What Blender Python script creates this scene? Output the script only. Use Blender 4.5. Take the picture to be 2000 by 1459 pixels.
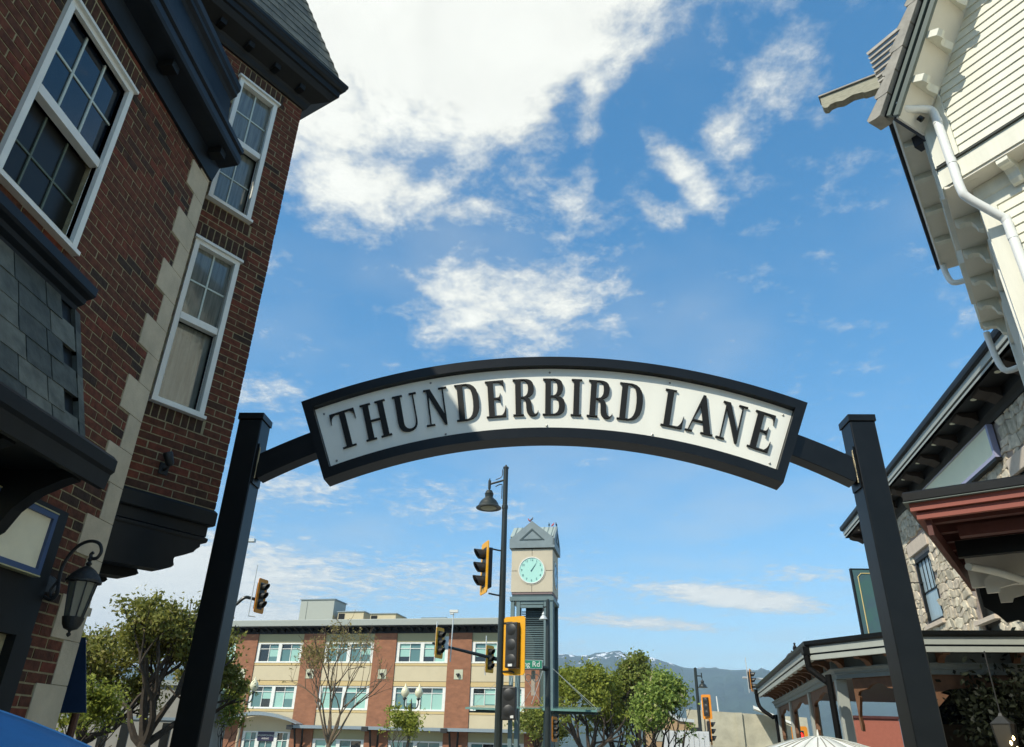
import bpy, math, random
import numpy as np
from mathutils import Vector, Matrix
from mathutils.geometry import tessellate_polygon

for o in list(bpy.data.objects):
    bpy.data.objects.remove(o)
random.seed(7)
SC = bpy.context.scene
COL = SC.collection
PI = math.pi
R = math.radians

# ------------------------------------------------------------------ camera
CAM = np.array([0.0, 0.0, 1.6])
FOC = 1415.0                                   # focal length for a 2000 px wide frame
_zen = np.array([73.0, -2739.5, FOC]); _zen /= np.linalg.norm(_zen)
_ln = np.array([74.0, 736.5, FOC]); _ln -= _ln.dot(_zen) * _zen; _ln /= np.linalg.norm(_ln)
RW = np.array([np.cross(_ln, _zen), _ln, _zen])
c_right, c_up, c_fwd = RW @ [1, 0, 0], RW @ [0, -1, 0], RW @ [0, 0, 1]
cd = bpy.data.cameras.new('camera'); cam = bpy.data.objects.new('camera', cd); COL.objects.link(cam)
cam.matrix_world = Matrix(((c_right[0], c_up[0], -c_fwd[0], CAM[0]), (c_right[1], c_up[1], -c_fwd[1], CAM[1]),
                           (c_right[2], c_up[2], -c_fwd[2], CAM[2]), (0, 0, 0, 1)))
cd.sensor_width = 36; cd.lens = FOC / 2000 * 36; cd.clip_start = .05; cd.clip_end = 30000
SC.camera = cam

# ------------------------------------------------------------------ light, sky, exposure
SUN_AZ, SUN_EL = -138.0, 44.0                  # azimuth clockwise from +Y
SC.view_settings.view_transform = 'Standard'; SC.view_settings.look = 'None'
SC.view_settings.gamma = 1; SC.view_settings.use_curve_mapping = False
SC.view_settings.exposure = 0.4
sl = bpy.data.lights.new('sun', 'SUN'); sl.energy = 4.0; sl.angle = R(.55); sl.color = (1, .95, .82)
so = bpy.data.objects.new('sun', sl); COL.objects.link(so)
sdir = Vector((math.sin(R(SUN_AZ)) * math.cos(R(SUN_EL)), math.cos(R(SUN_AZ)) * math.cos(R(SUN_EL)), math.sin(R(SUN_EL))))
so.rotation_euler = sdir.to_track_quat('Z', 'Y').to_euler()

W = bpy.data.worlds.new('World'); SC.world = W; W.use_nodes = True
nt = W.node_tree; nt.nodes.clear()
def wn(t, **k):
    n = nt.nodes.new(t)
    for a, b in k.items(): setattr(n, a, b)
    return n
def wl(a, b): nt.links.new(a, b)
def wmath(op, a, b=None, clamp=False):
    n = wn('ShaderNodeMath', operation=op); n.use_clamp = clamp
    for i, v in enumerate((a, b)):
        if v is None: continue
        if isinstance(v, (int, float)): n.inputs[i].default_value = v
        else: wl(v, n.inputs[i])
    return n.outputs[0]
sky = wn('ShaderNodeTexSky', sky_type='NISHITA'); sky.sun_disc = False
sky.sun_elevation = R(SUN_EL); sky.sun_rotation = R(SUN_AZ); sky.altitude = 0; sky.air_density = 1.0; sky.dust_density = .15; sky.ozone_density = 2.0
tc = wn('ShaderNodeTexCoord'); sep = wn('ShaderNodeSeparateXYZ'); wl(tc.outputs['Generated'], sep.inputs[0])
zc = wmath('ADD', wmath('MAXIMUM', sep.outputs[2], 0.0), .05)
px, py = wmath('DIVIDE', sep.outputs[0], zc), wmath('DIVIDE', sep.outputs[1], zc)
comb = wn('ShaderNodeCombineXYZ'); wl(px, comb.inputs[0]); wl(py, comb.inputs[1])
PLN = comb.outputs[0]                          # where the view ray meets a flat cloud layer
def noise(scale, detail, rough, vec=PLN, dist=0.0, off=(0, 0, 0)):
    m = wn('ShaderNodeMapping'); m.inputs['Location'].default_value = off; wl(vec, m.inputs[0])
    n = wn('ShaderNodeTexNoise'); n.inputs['Scale'].default_value = scale; n.inputs['Detail'].default_value = detail
    n.inputs['Roughness'].default_value = rough; n.inputs['Distortion'].default_value = dist; wl(m.outputs[0], n.inputs['Vector'])
    return n.outputs['Fac']
def blob(cx, cy, rx, ry, rot, amp):
    m = wn('ShaderNodeMapping', vector_type='TEXTURE'); m.inputs['Location'].default_value = (cx, cy, 0)
    m.inputs['Rotation'].default_value = (0, 0, R(rot)); m.inputs['Scale'].default_value = (rx, ry, 1); wl(PLN, m.inputs[0])
    l = wn('ShaderNodeVectorMath', operation='LENGTH'); wl(m.outputs[0], l.inputs[0])
    r = wn('ShaderNodeMapRange', interpolation_type='SMOOTHERSTEP'); wl(l.outputs['Value'], r.inputs[0])
    r.inputs[1].default_value = 0; r.inputs[2].default_value = 1; r.inputs[3].default_value = amp; r.inputs[4].default_value = 0
    return r.outputs[0]
blobs = [(-.30, .60, .62, .46, 0, 1.35), (-.10, .66, .36, .36, 0, 1.0), (.06, .62, .2, .24, -20, .5), (-.40, .92, .26, .24, 0, .70), (-.08, .88, .22, .18, 20, .70),
         (-.20, 1.06, .34, .15, 8, .62), (-.36, 1.12, .18, .16, 0, .46), (-.12, 1.48, .40, .32, 0, .85), (.08, 1.36, .18, .14, 0, .48), (-.20, 1.30, .2, .14, 0, .36),
         (.25, 1.02, .22, .06, 52, .95), (.30, .93, .12, .075, 60, .72), (.37, .83, .10, .08, 20, .55), (.12, 1.12, .16, .07, 15, .52), (.22, 1.12, .10, .05, 50, .5),
         (.07, .92, .03, .17, 0, .52), (1.12, 4.3, .95, .42, 24, 1.25), (.6, 5.0, 1.1, .36, 14, .95), (1.25, 3.7, .5, .2, 20, .5), (.45, 4.1, 1.0, .5, 0, .30),
         (-3.4, 5.6, 3.6, 3.0, 20, 2.6), (-2.0, 3.6, 1.6, 1.2, 20, 1.3), (-.84, 1.83, .2, .15, 20, .55), (-.98, 2.6, .42, .38, 0, .62), (-.62, 1.25, .1, .08, 0, .5),
         (-.5, 4.0, .8, .8, 0, .50), (-.35, 2.8, .5, .4, 0, .40), (-1.2, 6.5, 2.8, 1.8, 0, .8), (-.62, .98, .06, .06, 0, .4), (-.7, -.3, 1.5, 1.2, 0, 1.2), (1.6, -1.2, 1.3, 1.0, 0, .9)]  # last two: unseen clouds overhead and behind, added to whiten the fill light
acc = None
for b in blobs:
    k_ = 1.3 if b[5] < .6 else 1.0
    v = blob(b[0], b[1], b[2] * k_, b[3] * k_, b[4], b[5] * 1.15); acc = v if acc is None else wmath('ADD', acc, v)
n1 = noise(6.0, 10, .62, dist=.5, off=(3.1, 1.7, 0)); n2 = noise(15, 9, .66, off=(9, 2, 1)); n3 = noise(1.6, 4, .5, off=(1, 5, 2))
dens = wmath('ADD', wmath('ADD', acc, wmath('MULTIPLY', wmath('SUBTRACT', n1, .5), 1.9)), wmath('MULTIPLY', wmath('SUBTRACT', n2, .5), 2.0))
mr = wn('ShaderNodeMapRange', interpolation_type='SMOOTHSTEP'); wl(dens, mr.inputs[0])
mr.inputs[1].default_value = .06; mr.inputs[2].default_value = 1.25
thin = wn('ShaderNodeMapRange', interpolation_type='SMOOTHSTEP'); wl(n3, thin.inputs[0])
thin.inputs[1].default_value = .40; thin.inputs[2].default_value = .75; thin.inputs[4].default_value = .26
alpha = wmath('MAXIMUM', mr.outputs[0], thin.outputs[0])
ccol = wn('ShaderNodeMapRange'); wl(dens, ccol.inputs[0]); ccol.inputs[1].default_value = .4; ccol.inputs[2].default_value = 1.3
ccol.inputs[3].default_value = .56; ccol.inputs[4].default_value = .76
cshade = wmath('MULTIPLY', ccol.outputs[0], wmath('ADD', wmath('MULTIPLY', n1, .3), .85))
crgb = wn('ShaderNodeCombineColor'); wl(wmath('MULTIPLY', cshade, .985), crgb.inputs[0]); wl(cshade, crgb.inputs[1]); wl(wmath('MULTIPLY', cshade, .93), crgb.inputs[2])
gam = wn('ShaderNodeGamma'); gam.inputs[1].default_value = .80; pre = wn('ShaderNodeVectorMath', operation='SCALE'); pre.inputs['Scale'].default_value = .10; wl(sky.outputs[0], pre.inputs[0]); wl(pre.outputs[0], gam.inputs[0])
hsv = wn('ShaderNodeHueSaturation'); hsv.inputs['Hue'].default_value = .493; hsv.inputs['Saturation'].default_value = 1.48; hsv.inputs['Value'].default_value = 1.0; wl(gam.outputs[0], hsv.inputs['Color'])
bgs = wn('ShaderNodeBackground'); bgs.inputs[1].default_value = 1.30; wl(hsv.outputs[0], bgs.inputs[0])
bgc = wn('ShaderNodeBackground'); bgc.inputs[1].default_value = 1.05; wl(crgb.outputs[0], bgc.inputs[0])
mx = wn('ShaderNodeMixShader'); wl(alpha, mx.inputs[0]); wl(bgs.outputs[0], mx.inputs[1]); wl(bgc.outputs[0], mx.inputs[2])
wo = wn('ShaderNodeOutputWorld'); wl(mx.outputs[0], wo.inputs['Surface'])

# ------------------------------------------------------------------ mesh helpers
def wpos(o):
    p = np.zeros(3)
    while o is not None:
        p = p + np.array(o.location); o = o.parent
    return p
class MB:
    """collects faces; build() links them as one mesh object"""
    def __init__(s): s.v = []; s.f = []; s.t = []
    def add(s, vs, fs, t=.5):
        b = len(s.v); s.v += [tuple(map(float, p)) for p in vs]
        for f in fs: s.f.append(tuple(b + i for i in f)); s.t.append(t)
        return s
    def hexa(s, p, t=.5):                      # 8 points: bottom ring then top ring
        return s.add(p, [(3, 2, 1, 0), (4, 5, 6, 7), (0, 1, 5, 4), (1, 2, 6, 5), (2, 3, 7, 6), (3, 0, 4, 7)], t)
    def box(s, x0, x1, y0, y1, z0, z1, t=.5):
        return s.hexa([(x0, y0, z0), (x1, y0, z0), (x1, y1, z0), (x0, y1, z0), (x0, y0, z1), (x1, y0, z1), (x1, y1, z1), (x0, y1, z1)], t)
    def prism(s, poly, a, b, fn, t=.5):        # 2-D polygon swept from a to b by fn(p, q, sweep)
        n = len(poly); vs = [fn(p[0], p[1], a) for p in poly] + [fn(p[0], p[1], b) for p in poly]
        tri = tessellate_polygon([[Vector((p[0], p[1], 0)) for p in poly]])
        fs = [tuple(x) for x in tri] + [tuple(n + i for i in reversed(x)) for x in tri]
        fs += [(i, (i + 1) % n, n + (i + 1) % n, n + i) for i in range(n)]
        return s.add(vs, fs, t)
    def holed(s, loops, a, b, fn, t=.5):
        flat = [p for l in loops for p in l]; n = len(flat)
        tri = tessellate_polygon([[Vector((p[0], p[1], 0)) for p in l] for l in loops])
        vs = [fn(p[0], p[1], a) for p in flat] + [fn(p[0], p[1], b) for p in flat]
        fs = [tuple(x) for x in tri] + [tuple(n + i for i in reversed(x)) for x in tri]
        k = 0
        for l in loops:
            m = len(l); fs += [(k + i, k + (i + 1) % m, n + k + (i + 1) % m, n + k + i) for i in range(m)]; k += m
        return s.add(vs, fs, t)
    def tube(s, path, r, n=8, cap=True, t=.5):
        path = [Vector(p) for p in path]; rs = r if isinstance(r, (list, tuple)) else [r] * len(path)
        vs = []; up = None
        for i, p in enumerate(path):
            d = (path[min(i + 1, len(path) - 1)] - path[max(i - 1, 0)]).normalized()
            if up is None: up = d.orthogonal().normalized()
            up = (up - d * up.dot(d)); up = up.normalized() if up.length > 1e-6 else d.orthogonal().normalized()
            sd = d.cross(up)
            for k in range(n):
                a = 2 * PI * k / n; vs.append(p + (up * math.cos(a) + sd * math.sin(a)) * rs[i])
        fs = [(i * n + k, i * n + (k + 1) % n, (i + 1) * n + (k + 1) % n, (i + 1) * n + k) for i in range(len(path) - 1) for k in range(n)]
        if cap: fs += [tuple(reversed(range(n))), tuple((len(path) - 1) * n + k for k in range(n))]
        return s.add(vs, fs, t)
    def lathe(s, c, prof, n=20, t=.5, ax=None):   # prof: (radius, height)
        M = ax if ax is not None else Matrix.Identity(3); c = Vector(c); vs = []
        for r_, h in prof:
            for k in range(n):
                a = 2 * PI * k / n; vs.append(c + M @ Vector((r_ * math.cos(a), r_ * math.sin(a), h)))
        m = len(prof)
        fs = [(i * n + k, i * n + (k + 1) % n, (i + 1) * n + (k + 1) % n, (i + 1) * n + k) for i in range(m - 1) for k in range(n)]
        fs += [tuple(reversed(range(n))), tuple((m - 1) * n + k for k in range(n))]
        return s.add(vs, fs, t)
    def build(s, name, m, parent=None, world=True, smooth=False, tint=False, kind=None, label=None, bevel=0):
        me = bpy.data.meshes.new(name); off = wpos(parent) if (world and parent is not None) else np.zeros(3)
        me.from_pydata([tuple(np.array(p) - off) for p in s.v], [], s.f); me.materials.append(m); me.validate()
        if tint:
            at = me.attributes.new('tint', 'FLOAT', 'FACE')
            if len(at.data) == len(s.t): at.data.foreach_set('value', s.t)
        if smooth: me.polygons.foreach_set('use_smooth', [True] * len(me.polygons))
        o = bpy.data.objects.new(name, me); COL.objects.link(o)
        if parent is not None: o.parent = parent
        if smooth:
            try: me.set_sharp_from_angle(angle=R(38))
            except Exception: pass
        if bevel:
            bv = o.modifiers.new('bevel', 'BEVEL'); bv.width = bevel; bv.segments = 2; bv.limit_method = 'ANGLE'; bv.angle_limit = R(40)
        if kind: o['kind'] = kind
        if label: o['label'] = label
        return o
def thing(name, label, cat, loc=(0, 0, 0), rz=0, group=None, kind=None):
    o = bpy.data.objects.new(name, None); COL.objects.link(o); o.location = tuple(map(float, loc)); o.rotation_euler = (0, 0, rz)
    o.empty_display_size = .2
    if label: o['label'] = label
    if cat: o['category'] = cat
    if group: o['group'] = group
    if kind: o['kind'] = kind
    return o
def copy_tree(o, parent=None):
    c = o.copy(); COL.objects.link(c)
    if parent is not None: c.parent = parent
    for ch in list(o.children): copy_tree(ch, c)
    return c
class Fr:
    """a wall: u runs along it, d stands out from it, z is up"""
    def __init__(s, O, az, side=1):
        a = R(az); s.O = np.array([O[0], O[1], 0.0]); s.u = np.array([math.sin(a), math.cos(a), 0]); s.n = side * np.array([math.cos(a), -math.sin(a), 0])
    def pt(s, u, d, z): return s.O + s.u * u + s.n * d + np.array([0, 0, z])
    def box(s, mb, u0, u1, d0, d1, z0, z1, t=.5):
        P = s.pt; return mb.hexa([P(u0, d0, z0), P(u1, d0, z0), P(u1, d1, z0), P(u0, d1, z0), P(u0, d0, z1), P(u1, d0, z1), P(u1, d1, z1), P(u0, d1, z1)], t)
    def along(s, mb, poly, u0, u1, t=.5): return mb.prism(poly, u0, u1, lambda d, z, u: s.pt(u, d, z), t)      # (d, z) profile swept along the wall
    def out(s, mb, poly, d0, d1, t=.5): return mb.prism(poly, d0, d1, lambda u, z, d: s.pt(u, d, z), t)        # (u, z) outline swept outwards
def panel_around(F, name, m, parent, u0, u1, z0, z1, holes, d0, d1):
    us = sorted({u0, u1, *[x for h in holes for x in h[:2] if u0 < x < u1]}); zs = sorted({z0, z1, *[x for h in holes for x in h[2:] if z0 < x < z1]})
    q = MB()
    for a, b in zip(us, us[1:]):
        for c, d in zip(zs, zs[1:]):
            if any(h[0] <= (a + b) / 2 <= h[1] and h[2] <= (c + d) / 2 <= h[3] for h in holes): continue
            F.box(q, a, b, d0, d1, c, d)
    return q.build(name, m, parent)
def text(name, body, size, m, parent, P, rot, ext=.003):
    cu = bpy.data.curves.new(name, 'FONT'); cu.body = body; cu.size = size; cu.align_x = 'CENTER'; cu.align_y = 'CENTER'; cu.extrude = ext
    t_ = bpy.data.objects.new('tmp', cu); COL.objects.link(t_); me = bpy.data.meshes.new_from_object(t_.evaluated_get(bpy.context.evaluated_depsgraph_get())); bpy.data.objects.remove(t_)
    me.materials.clear(); me.materials.append(m); o = bpy.data.objects.new(name, me); COL.objects.link(o); o.parent = parent
    o.location = tuple(np.array(P, float) - wpos(parent)); o.rotation_euler = rot; return o
def in_view(P):
    v = RW.T @ (np.asarray(P) - CAM)
    if v[2] < .1: return 0
    x, y = 1000 + FOC * v[0] / v[2], 729.5 + FOC * v[1] / v[2]
    return 1 if -60 < x < 2060 and -60 < y < 1520 else 0

# ------------------------------------------------------------------ materials
def mat(name, col, rough=.6, metal=0.0, var=0.0, vscale=8.0, bump=0.0, bscale=40.0, spec=.5, stain=None, stretch=(1, 1, 1), emit=None, coat=0.0):
    m = bpy.data.materials.new(name); m.use_nodes = True; t = m.node_tree; b = t.nodes['Principled BSDF']
    b.inputs['Base Color'].default_value = (*col, 1); b.inputs['Roughness'].default_value = rough; b.inputs['Metallic'].default_value = metal
    b.inputs['Specular IOR Level'].default_value = spec; b.inputs['Coat Weight'].default_value = coat
    tcn = t.nodes.new('ShaderNodeTexCoord'); mp = t.nodes.new('ShaderNodeMapping'); mp.inputs['Scale'].default_value = stretch
    t.links.new(tcn.outputs['Object'], mp.inputs[0])
    if var or stain:
        n = t.nodes.new('ShaderNodeTexNoise'); n.inputs['Scale'].default_value = vscale; n.inputs['Detail'].default_value = 6; n.inputs['Roughness'].default_value = .65
        t.links.new(mp.outputs[0], n.inputs['Vector'])
        r = t.nodes.new('ShaderNodeValToRGB'); r.color_ramp.elements[0].position = .3; r.color_ramp.elements[1].position = .72
        c2 = stain if stain else tuple(c * (1 - var) for c in col)
        r.color_ramp.elements[0].color = (*c2, 1); r.color_ramp.elements[1].color = (*[min(1, c * (1 + var * .6)) for c in col], 1)
        t.links.new(n.outputs['Fac'], r.inputs[0]); t.links.new(r.outputs[0], b.inputs['Base Color'])
    if bump:
        n = t.nodes.new('ShaderNodeTexNoise'); n.inputs['Scale'].default_value = bscale; n.inputs['Detail'].default_value = 8
        t.links.new(mp.outputs[0], n.inputs['Vector'])
        bm_ = t.nodes.new('ShaderNodeBump'); bm_.inputs['Strength'].default_value = bump; bm_.inputs['Distance'].default_value = .01
        t.links.new(n.outputs['Fac'], bm_.inputs['Height']); t.links.new(bm_.outputs[0], b.inputs['Normal'])
    if emit: b.inputs['Emission Color'].default_value = (*emit[0], 1); b.inputs['Emission Strength'].default_value = emit[1]
    return m
def tintmat(name, stops, rough=.85, bump=.5, bscale=60, var=.25):
    """colour of each piece picked by its own tint value, grain by noise"""
    m = bpy.data.materials.new(name); m.use_nodes = True; t = m.node_tree; b = t.nodes['Principled BSDF']; b.inputs['Roughness'].default_value = rough
    b.inputs['Specular IOR Level'].default_value = .3
    a = t.nodes.new('ShaderNodeAttribute'); a.attribute_name = 'tint'
    r = t.nodes.new('ShaderNodeValToRGB'); t.links.new(a.outputs['Fac'], r.inputs[0])
    while len(r.color_ramp.elements) < len(stops): r.color_ramp.elements.new(.5)
    for e, (p, c) in zip(r.color_ramp.elements, stops): e.position = p; e.color = (*c, 1)
    g = t.nodes.new('ShaderNodeNewGeometry'); n = t.nodes.new('ShaderNodeTexNoise'); n.inputs['Scale'].default_value = bscale * .35; n.inputs['Detail'].default_value = 7
    t.links.new(g.outputs['Position'], n.inputs['Vector'])
    mm = t.nodes.new('ShaderNodeMapRange'); mm.inputs[1].default_value = .3; mm.inputs[2].default_value = .7; mm.inputs[3].default_value = 1 - var; mm.inputs[4].default_value = 1 + var
    t.links.new(n.outputs['Fac'], mm.inputs[0])
    v = t.nodes.new('ShaderNodeVectorMath'); v.operation = 'SCALE'; t.links.new(r.outputs[0], v.inputs[0]); t.links.new(mm.outputs[0], v.inputs['Scale'])
    t.links.new(v.outputs[0], b.inputs['Base Color'])
    n2_ = t.nodes.new('ShaderNodeTexNoise'); n2_.inputs['Scale'].default_value = bscale; n2_.inputs['Detail'].default_value = 8; t.links.new(g.outputs['Position'], n2_.inputs['Vector'])
    bm_ = t.nodes.new('ShaderNodeBump'); bm_.inputs['Strength'].default_value = bump; bm_.inputs['Distance'].default_value = .01
    t.links.new(n2_.outputs['Fac'], bm_.inputs['Height']); t.links.new(bm_.outputs[0], b.inputs['Normal'])
    return m
def glass(name, col=(.02, .03, .035), rough=.03, refl=.5):
    m = bpy.data.materials.new(name); m.use_nodes = True; t = m.node_tree; b = t.nodes['Principled BSDF']
    b.inputs['Base Color'].default_value = (*col, 1); b.inputs['Roughness'].default_value = rough; b.inputs['IOR'].default_value = 1.5; b.inputs['Specular IOR Level'].default_value = refl
    n = t.nodes.new('ShaderNodeTexNoise'); n.inputs['Scale'].default_value = 1.1; n.inputs['Detail'].default_value = 1
    bm_ = t.nodes.new('ShaderNodeBump'); bm_.inputs['Strength'].default_value = .12; bm_.inputs['Distance'].default_value = .02
    t.links.new(n.outputs['Fac'], bm_.inputs['Height']); t.links.new(bm_.outputs[0], b.inputs['Normal'])
    return m
M_brick = tintmat('brick_clay', [(0, (.030, .022, .016)), (.16, (.050, .026, .016)), (.3, (.080, .031, .017)), (.7, (.112, .038, .020)), (1, (.135, .037, .020))], var=.35)
M_mortar = mat('mortar', (.30, .26, .15), .95, var=.35, vscale=20, bump=.6, bscale=80)
M_quoin = mat('cast_stone', (.52, .44, .31), .9, var=.22, vscale=3, bump=.35, bscale=90)
M_white = mat('white_frame', (.74, .74, .68), .45, var=.08, vscale=3)
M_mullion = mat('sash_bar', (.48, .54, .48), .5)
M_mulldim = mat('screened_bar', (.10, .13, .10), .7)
M_darktrim = mat('charcoal_trim', (.010, .011, .011), .5, spec=.25, var=.3, vscale=3, bump=.12, bscale=12)
M_bluetrim = mat('blue_black_trim', (.010, .014, .019), .45, spec=.25, var=.3, vscale=4, bump=.12, bscale=10)
M_slate = tintmat('slate', [(0, (.055, .062, .055)), (.5, (.085, .092, .078)), (1, (.13, .135, .11))], rough=.7, bscale=30, var=.3)
M_blackpaint = mat('black_steel_paint', (.0055, .006, .006), .36, var=.5, vscale=5, bump=.05, bscale=24, spec=.32)
M_signface = mat('white_sign_face', (.84, .83, .74), .5, var=.05, vscale=2.5, stretch=(1, 1, .3))
M_letter = mat('black_letter', (.009, .009, .008), .55, spec=.25)
M_screw = mat('screw_steel', (.3, .3, .28), .35, metal=.9)
M_weld = mat('weld_metal', (.35, .29, .18), .4, metal=.8, bump=.5, bscale=200)
M_glass = glass('window_glass', (.006, .010, .016), .02, .95)
M_glassdark = glass('screened_glass', (.012, .012, .010), .3, .3)
M_reflglass = mat('painted_reflection_glass', (.13, .14, .115), .10, var=.6, vscale=5, stretch=(7, 7, .5), coat=1.0, spec=.8)  # opaque pane; the white building's reflection is painted in as pale stripes
M_blueframe = mat('navy_frame', (.035, .07, .17), .4)
M_cream = mat('cream_panel', (.78, .74, .55), .7, var=.05)
M_iron = mat('cast_iron', (.015, .016, .015), .5, var=.3, vscale=30, bump=.3, bscale=100)
M_lampglass = glass('lantern_glass', (.16, .16, .12), .08, .9)
M_bluecloth = mat('blue_canvas', (.015, .17, .44), .75, var=.12, vscale=6, bump=.2, bscale=300)
M_navycloth = mat('navy_canvas', (.02, .05, .12), .8, var=.2)
M_asphalt = mat('asphalt', (.05, .05, .05), .9, var=.3, vscale=2, bump=.5, bscale=60)
M_pave = mat('paving_concrete', (.34, .32, .28), .9, var=.2, vscale=1.5, bump=.4, bscale=40)

# ------------------------------------------------------------------ ground and streets
mb = MB(); mb.add([(-9000, -3000, 0), (9000, -3000, 0), (9000, 12000, 0), (-9000, 12000, 0)], [(0, 1, 2, 3)])
g = mb.build('ground', mat('earth', (.16, .15, .11), .95, var=.3, vscale=.02)); g['kind'] = 'structure'
mb = MB(); mb.box(-3.3, 6.5, -14, 22, .004, .10); g = mb.build('lane_paving', M_pave); g['kind'] = 'structure'
u99 = np.array([math.sin(R(99)), math.cos(R(99)), 0]); n99 = np.array([-u99[1], u99[0], 0])
mb = MB(); o9 = np.array([0, 24, .008])
mb.add([o9 + u99 * -200, o9 + u99 * 200, o9 + u99 * 200 + n99 * 15, o9 - u99 * 200 + n99 * 15], [(0, 1, 2, 3)])
g = mb.build('road', M_asphalt); g['kind'] = 'structure'
mb = MB()
for k in range(-30, 31):
    c = o9 + u99 * k * 6 + n99 * 7.5 + np.array([0, 0, .004]); mb.add([c - n99 * .06, c + u99 * 3 - n99 * .06, c + u99 * 3 + n99 * .06, c + n99 * .06], [(0, 1, 2, 3)])
g = mb.build('road_marking', mat('road_paint', (.7, .6, .2), .7)); g['kind'] = 'structure'
mb = MB(); a0 = o9 + n99 * 15.3
for s0, s1 in ((-200, 200),):
    P = [a0 + u99 * s0, a0 + u99 * s1, a0 + u99 * s1 + n99 * 28, a0 + u99 * s0 + n99 * 28]
    mb.hexa([p + np.array([0, 0, -.004]) for p in P] + [p + np.array([0, 0, .12]) for p in P])
g = mb.build('pavement', M_pave); g['kind'] = 'structure'
# ------------------------------------------------------------------ pieces laid on walls
def sub_iv(iv, ex):
    out = []
    for a, b in iv:
        cur = [(a, b)]
        for c, d in ex:
            nx = []
            for p, q in cur:
                if d <= p or c >= q: nx.append((p, q)); continue
                if p < c: nx.append((p, c))
                if q > d: nx.append((d, q))
            cur = nx
        out += cur
    return out
def pick_tint(rnd):
    v = rnd.random()
    return .08 if v < .04 else (.2 if v < .11 else .3 + .7 * rnd.random() if v < .98 else 1)
def brick_wall(parent, F, u0, u1, z0, z1, excl=(), soldiers=(), nmax=300, seed=1, L=.213, H=.07, m=.012, d0=0.0, name='brick'):
    rnd = random.Random(seed); items = []
    k = 0; z = z0
    while z < z1 - .01:
        zc_ = z + H / 2; ex = [(a, b) for a, b, c, d in excl if c < zc_ < d]
        off = (k % 2) * L / 2
        for a, b in sub_iv([(u0, u1)], ex):
            n = int((a - off) // L); x = n * L + off
            while x < b:
                p, q = max(a, x), min(b, x + L)
                if q - p > .035: w1_, w2_ = round(rnd.uniform(-.0015, .002), 3), round(rnd.uniform(-.002, .0015), 3); items.append((p + (m / 2 if p > a else .002) + w1_, q - (m / 2 if q < b else .002) + w2_, z + m / 2 + w2_ * .6, min(z + H - m / 2 + w1_ * .5, z1), pick_tint(rnd)))
                x += L
        z += H; k += 1
    for a, b, c, d in soldiers:
        x = a
        while x < b - .03:
            items.append((x + m / 2, x + H - m / 2, c + m / 2, d - m / 2, .05 + .2 * rnd.random())); x += H
    def size(it):
        P = F.pt((it[0] + it[1]) / 2, 0, (it[2] + it[3]) / 2)
        if not in_view(P): return 0
        v = P - CAM; r = np.linalg.norm(v); return (it[1] - it[0]) * (it[3] - it[2]) * abs(v.dot(F.n)) / r ** 3
    items.sort(key=size, reverse=True)
    ang = math.atan2(F.u[1], F.u[0]); cache = {}; off = wpos(parent)
    far = MB()
    for i, (a, b, c, d, t) in enumerate(items):
        j = rnd.uniform(-.0015, .002)
        if i < nmax and size(items[i]) > 0:
            key = (round(b - a, 3), round(d - c, 3), round(t, 1))
            if key not in cache:
                q = MB(); w, h = (b - a) / 2, (d - c) / 2; e = .0035
                q.box(-w, w, -.02, .02, -h, h, t); o = q.build(name, M_brick, None, world=False, tint=True); cache[key] = o.data
            else:
                o = bpy.data.objects.new(name, cache[key]); COL.objects.link(o)
            o.parent = parent; o.location = tuple(F.pt((a + b) / 2, d0 - .02 + j, (c + d) / 2) - off); o.rotation_euler = (0, 0, ang)
        else:
            F.box(far, a, b, d0 - .04 + j, d0 + j, c, d, t)
    if far.f: far.build(name + '_field', M_brick, parent, tint=True, kind='stuff')
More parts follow.
